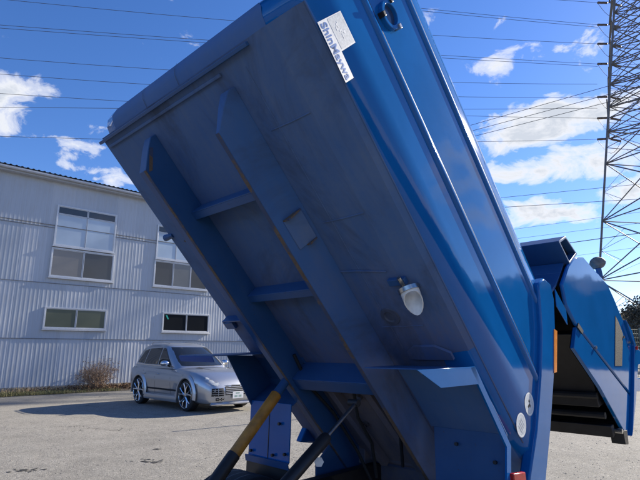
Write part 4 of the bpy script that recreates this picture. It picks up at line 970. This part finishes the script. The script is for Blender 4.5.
for z0, z1 in zip(LEV, LEV[1:]):
    zm = (z0+z1)/2
    for k in range(4):
        g = MB(tl); c = [(-1, -1), (1, -1), (1, 1), (-1, 1)]; A, B = c[k], c[(k+1) % 4]
        P_ = lambda c_, z: Vector((c_[0]*hwz(z), c_[1]*hwz(z), z))
        beam(g, P_(A, z0), P_(B, z1), .12); beam(g, P_(B, z0), P_(A, z1), .12); beam(g, P_(A, z1), P_(B, z1), .11)
        X = (P_(A, zm)+P_(B, zm))/2
        if z0 >= 23*KT:
            beam(g, P_(A, zm), X, 0.072); beam(g, P_(B, zm), X, 0.072); beam(g, (P_(A, z0)+P_(B, z0))/2, (P_(A, zm)+X)/2, .04); beam(g, (P_(A, z0)+P_(B, z0))/2, (P_(B, zm)+X)/2, .04)
        else:
            for e in (A, B): beam(g, (P_(e, z0)*.5+X*.5), P_(e, zm), .04); beam(g, (P_(e, z1)*.5+X*.5), P_(e, zm), .04)
        g.build('bracing', M_galv, pyl)
arms = [3, 25, 44, 64, 97, 118, 139, 84, 108]
wires = []
def insulator(p, q):
    g = MB(); n = 16; pts = []; rs = []
    for k in range(n+1):
        pts.append(p+(q-p)*(k/n)); rs.append(.27 if k % 2 else .13)
    g.tube(pts, rs, 8); return g.build('insulator', M_insul, pyl)
for k, py in enumerate(arms):
    tp_ = hit(609, py, DW, TC)-TC; z = tp_.z; AB = tp_.dot(DN)
    for sgn in (1, -1):
        g = MB(tl); h = hwz(z+1); tip = Vector((0, AB if sgn > 0 else -1.18*hwz(z), z+.0))
        for sa in (-1, 1):
            beam(g, (sa*h, sgn*h, z+.6), tip, .14); beam(g, (sa*h, sgn*h, z+3.5), tip, .12)
            for t in (.35, .68):
                a = Vector((sa*h, sgn*h, z+.6)).lerp(tip, t); b = Vector((sa*h, sgn*h, z+3.5)).lerp(tip, t); beam(g, a, b, 0.056); beam(g, Vector((-sa*h, sgn*h, z+.6)).lerp(tip, t), a, 0.056)
        g.build('cross_arm', M_galv, pyl)
        T = tl(*tip)
        if sgn > 0:
            for d in (1, -1):
                if k > 6: continue
                insulator(T+DW*d*.4, T+DW*d*2.9-Vector((0, 0, .3)))
            if k <= 6: pj = [T+DW*(2.9-5.8*j/8)-Vector((0, 0, .3+3.0*sin(pi*j/8))) for j in range(9)]; g = MB(); g.tube(pj, .045, 5); g.build('jumper', M_wire, pyl)
            wires.append((k, sgn, T+DW*2.9-Vector((0, 0, .3))))
# high-voltage wires sagging away to the left
OBS = {0: [(300, -22)], 1: [(428, 9)], 2: [(249, 22), (80, 7)], 3: [(220, 41), (80, 31)], 4: [(157, 85), (80, 80)], 5: [(80, 98.6)], 6: [(99, 139)], 7: [(456, 82.5), (80, 64)], 8: [(462, 108), (80, 108)]}
ordn = ['topmost', 'second', 'third', 'fourth', 'fifth', 'sixth', 'seventh', 'eighth', 'ninth', 'tenth', 'eleventh', 'twelfth']
hv = []
for k, sgn, S in wires:
    q_ = []
    for ob in OBS[k*sgn]:
        P_ = hit(*ob, Vector((DW.y, -DW.x, 0)), S); q_.append(((P_-S).dot(DW), P_.z-S.z))
    b = .00026
    if len(q_) > 1: b = min(.0006, max(.0001, (q_[1][1]/q_[1][0]-q_[0][1]/q_[0][0])/(q_[1][0]-q_[0][0])))
    a = q_[-1][1]/q_[-1][0]-b*q_[-1][0]
    for tw in ((0, .6) if (sgn > 0 and k in (1, 3)) else (0,)):
        pts = [S+DW*x+Vector((0, 0, a*x+b*x*x-tw)) for x in [0, 6, 12, 20, 30, 42, 54, 66, 78, 90, 102, 114, 126, 140, 155, 175, 200]]

        hv.append((S.z-tw-(0 if sgn > 0 else 4), pts))
hv.sort(key=lambda q: -q[0])
for k, (_, pts) in enumerate(hv):
    g = MB(); g.tube(pts, .04, 5, False); o = g.build('power_line', M_wire, None, origin=pts[0])
    tag(o, (ordn[k] if k < len(ordn) else 'lowest')+' of the high-voltage wires running left from the pylon, counted from the top', 'wire', 'high-voltage wires')
# nearer distribution wires, rising to the right
near = [((475, 124), (640, 77), 22, .012, 'topmost of the three thick wires rising to the right across the big cloud'), ((477, 129.5), (640, 86), 22, .012, 'middle of the three thick wires rising to the right across the big cloud'), ((479, 135), (640, 94), 22, .012, 'lowest of the three thick wires rising to the right across the big cloud'),
        ((503, 197.5), (640, 184), 34, .014, 'upper dark wire passing just below the big clouds right of the truck'), ((507, 207), (640, 199), 34, .016, 'lower dark wire passing just below the big clouds right of the truck'), ((516, 229), (640, 212), 34, .010, 'thin wire crossing the small lower cloud beside the truck'),
        ((565, 232.5), (640, 223), 40, .012, 'thin wire just above the open tailgate hood'), ((572, 242.5), (640, 233), 30, .022, 'thick cable running level with the tailgate hood'), ((612, 275), (640, 263), 40, .010, 'thin wire passing right of the work lamp'), ((618, 250), (640, 247), 40, .010, 'faint thin wire between the cable and the work lamp')]
for A_, B_, dist, r, lb in near:
    rb_ = ray(*B_); Bp = CAM+rb_*(dist/sqrt(rb_.x**2+rb_.y**2)); ra_ = ray(*A_); Ap = CAM+ra_*((Bp.z-CAMZ)/ra_.z)
    d = Ap-Bp; ln = max(1, d.length); far_ = 1
    for t in [1+.1*j for j in range(400)]:
        q = Bp+d*t
        if 320+FPX*q.x/(q.y*cos(PITCH)+(q.z-CAMZ)*sin(PITCH)) < 150 or (d*t).length > 260: break
        far_ = t
    pts = [Bp+d*t for t in (-.8, -.4, 0, .3, .6, 1)]+[Bp+d*(1+(far_-1)*j/5) for j in range(1, 6)]
    g = MB(); g.tube(pts, r, 5, False); tag(g.build('overhead_cable', M_wire, None, origin=pts[2]), lb, 'wire', 'overhead cables near the road')

# slim marker post behind the truck (its shadow crosses the asphalt)
tip = ground(172.5, 431.7); HP = 2.5; pb = tip+Vector((SUND.x, SUND.y, 0))*(HP/SUND.z); pb.z = 0
po = empty('marker_post', tuple(pb), 'slim grey steel post standing behind the truck', 'post')
g = MB(); g.tube([pb, pb+Vector((0, 0, HP))], .030, 10); g.build('pole', M_galv, po)
g = MB(); g.tube([pb, pb+Vector((0, 0, .03))], .11, 12); g.build('base_plate', M_galv, po)

# mesh fence with green posts and bushes at the right edge, far trees
M_gpost = simple('grey_green_fence', (.16, .20, .17), .7, 0, .2, 10)
f0 = ground(622, 365); f0 = ray(618, 345); f0 = f0*(34/sqrt(f0.x**2+f0.y**2)); f0 = Vector((f0.x, f0.y, 0)); fd_ = Vector((sin(radians(70)), cos(radians(70)), 0))
fe = empty('mesh_fence', tuple(f0), 'grey green mesh fence beyond the open tailgate', 'fence')
for k in range(9):
    p = f0+fd_*(k*1.9-1.9); g = MB(); g.tube([p, p+Vector((0, 0, 2.9))], .045, 8); g.build('post', M_gpost, fe)
for k in range(8):
    p = f0+fd_*(k*1.9-1.9); g = MB()
    for j in range(13): q = p+fd_*(1.9*j/13); beam(g, q+Vector((0, 0, .1)), q+Vector((0, 0, 2.8)), .012)
    for j in range(12): z = .1+2.7*j/11; beam(g, p+Vector((0, 0, z)), p+fd_*1.9+Vector((0, 0, z)), .012)
    g.build('mesh_panel', M_gpost, fe)
M_bark = simple('grey_bark', (.10, .08, .06), .9, 0, .3, 6); M_fol = simple('brown_green_foliage', (.075, .075, 0.056), .85, 0, .5, 1.5)
def tree(px, dist, h, label, seed):
    r0 = ray(px, 345); r0 = r0*(dist/sqrt(r0.x**2+r0.y**2)); base = Vector((r0.x, r0.y, 0)); r = random.Random(seed)
    t = empty('tree', tuple(base), label, 'tree', 'trees beyond the fence'); g = MB(); g.tube([base, base+Vector((.1, 0, h*.4)), base+Vector((0, .1, h*.9))], [h*.03, h*.022, h*.006], 8)
    cl = []
    for k in range(26):
        a = r.random()*2*pi; z = h*r.uniform(.25, .95); ln = h*.34*(1.1-z/h)*r.uniform(.6, 1.2)+.3; q = base+Vector((0, 0, z)); e = q+Vector((cos(a)*ln, sin(a)*ln, ln*.5)); g.tube([q, e], [h*.009, h*.003], 5, False); cl += [e, (q+e)/2]
    g.build('trunk', M_bark, t)
    leaves('crown', t, 2600, lambda rr_: rr_.choice(cl)+Vector((rr_.gauss(0, h*.06), rr_.gauss(0, h*.06), rr_.gauss(0, h*.05))), (h*.012, h*.03), seed+5, M_fol)
for k, (px, dist, h, lb) in enumerate(((628, 62, 5.0, 'round brown tree nearest the tailgate beyond the fence'), (641, 55, 5.6, 'brown green tree at the right edge beyond the fence'), (655, 58, 6.5, 'taller tree outside the right edge'), (672, 50, 6, 'wide bushy tree farthest right'))): tree(px, dist, h, lb, 50+k)
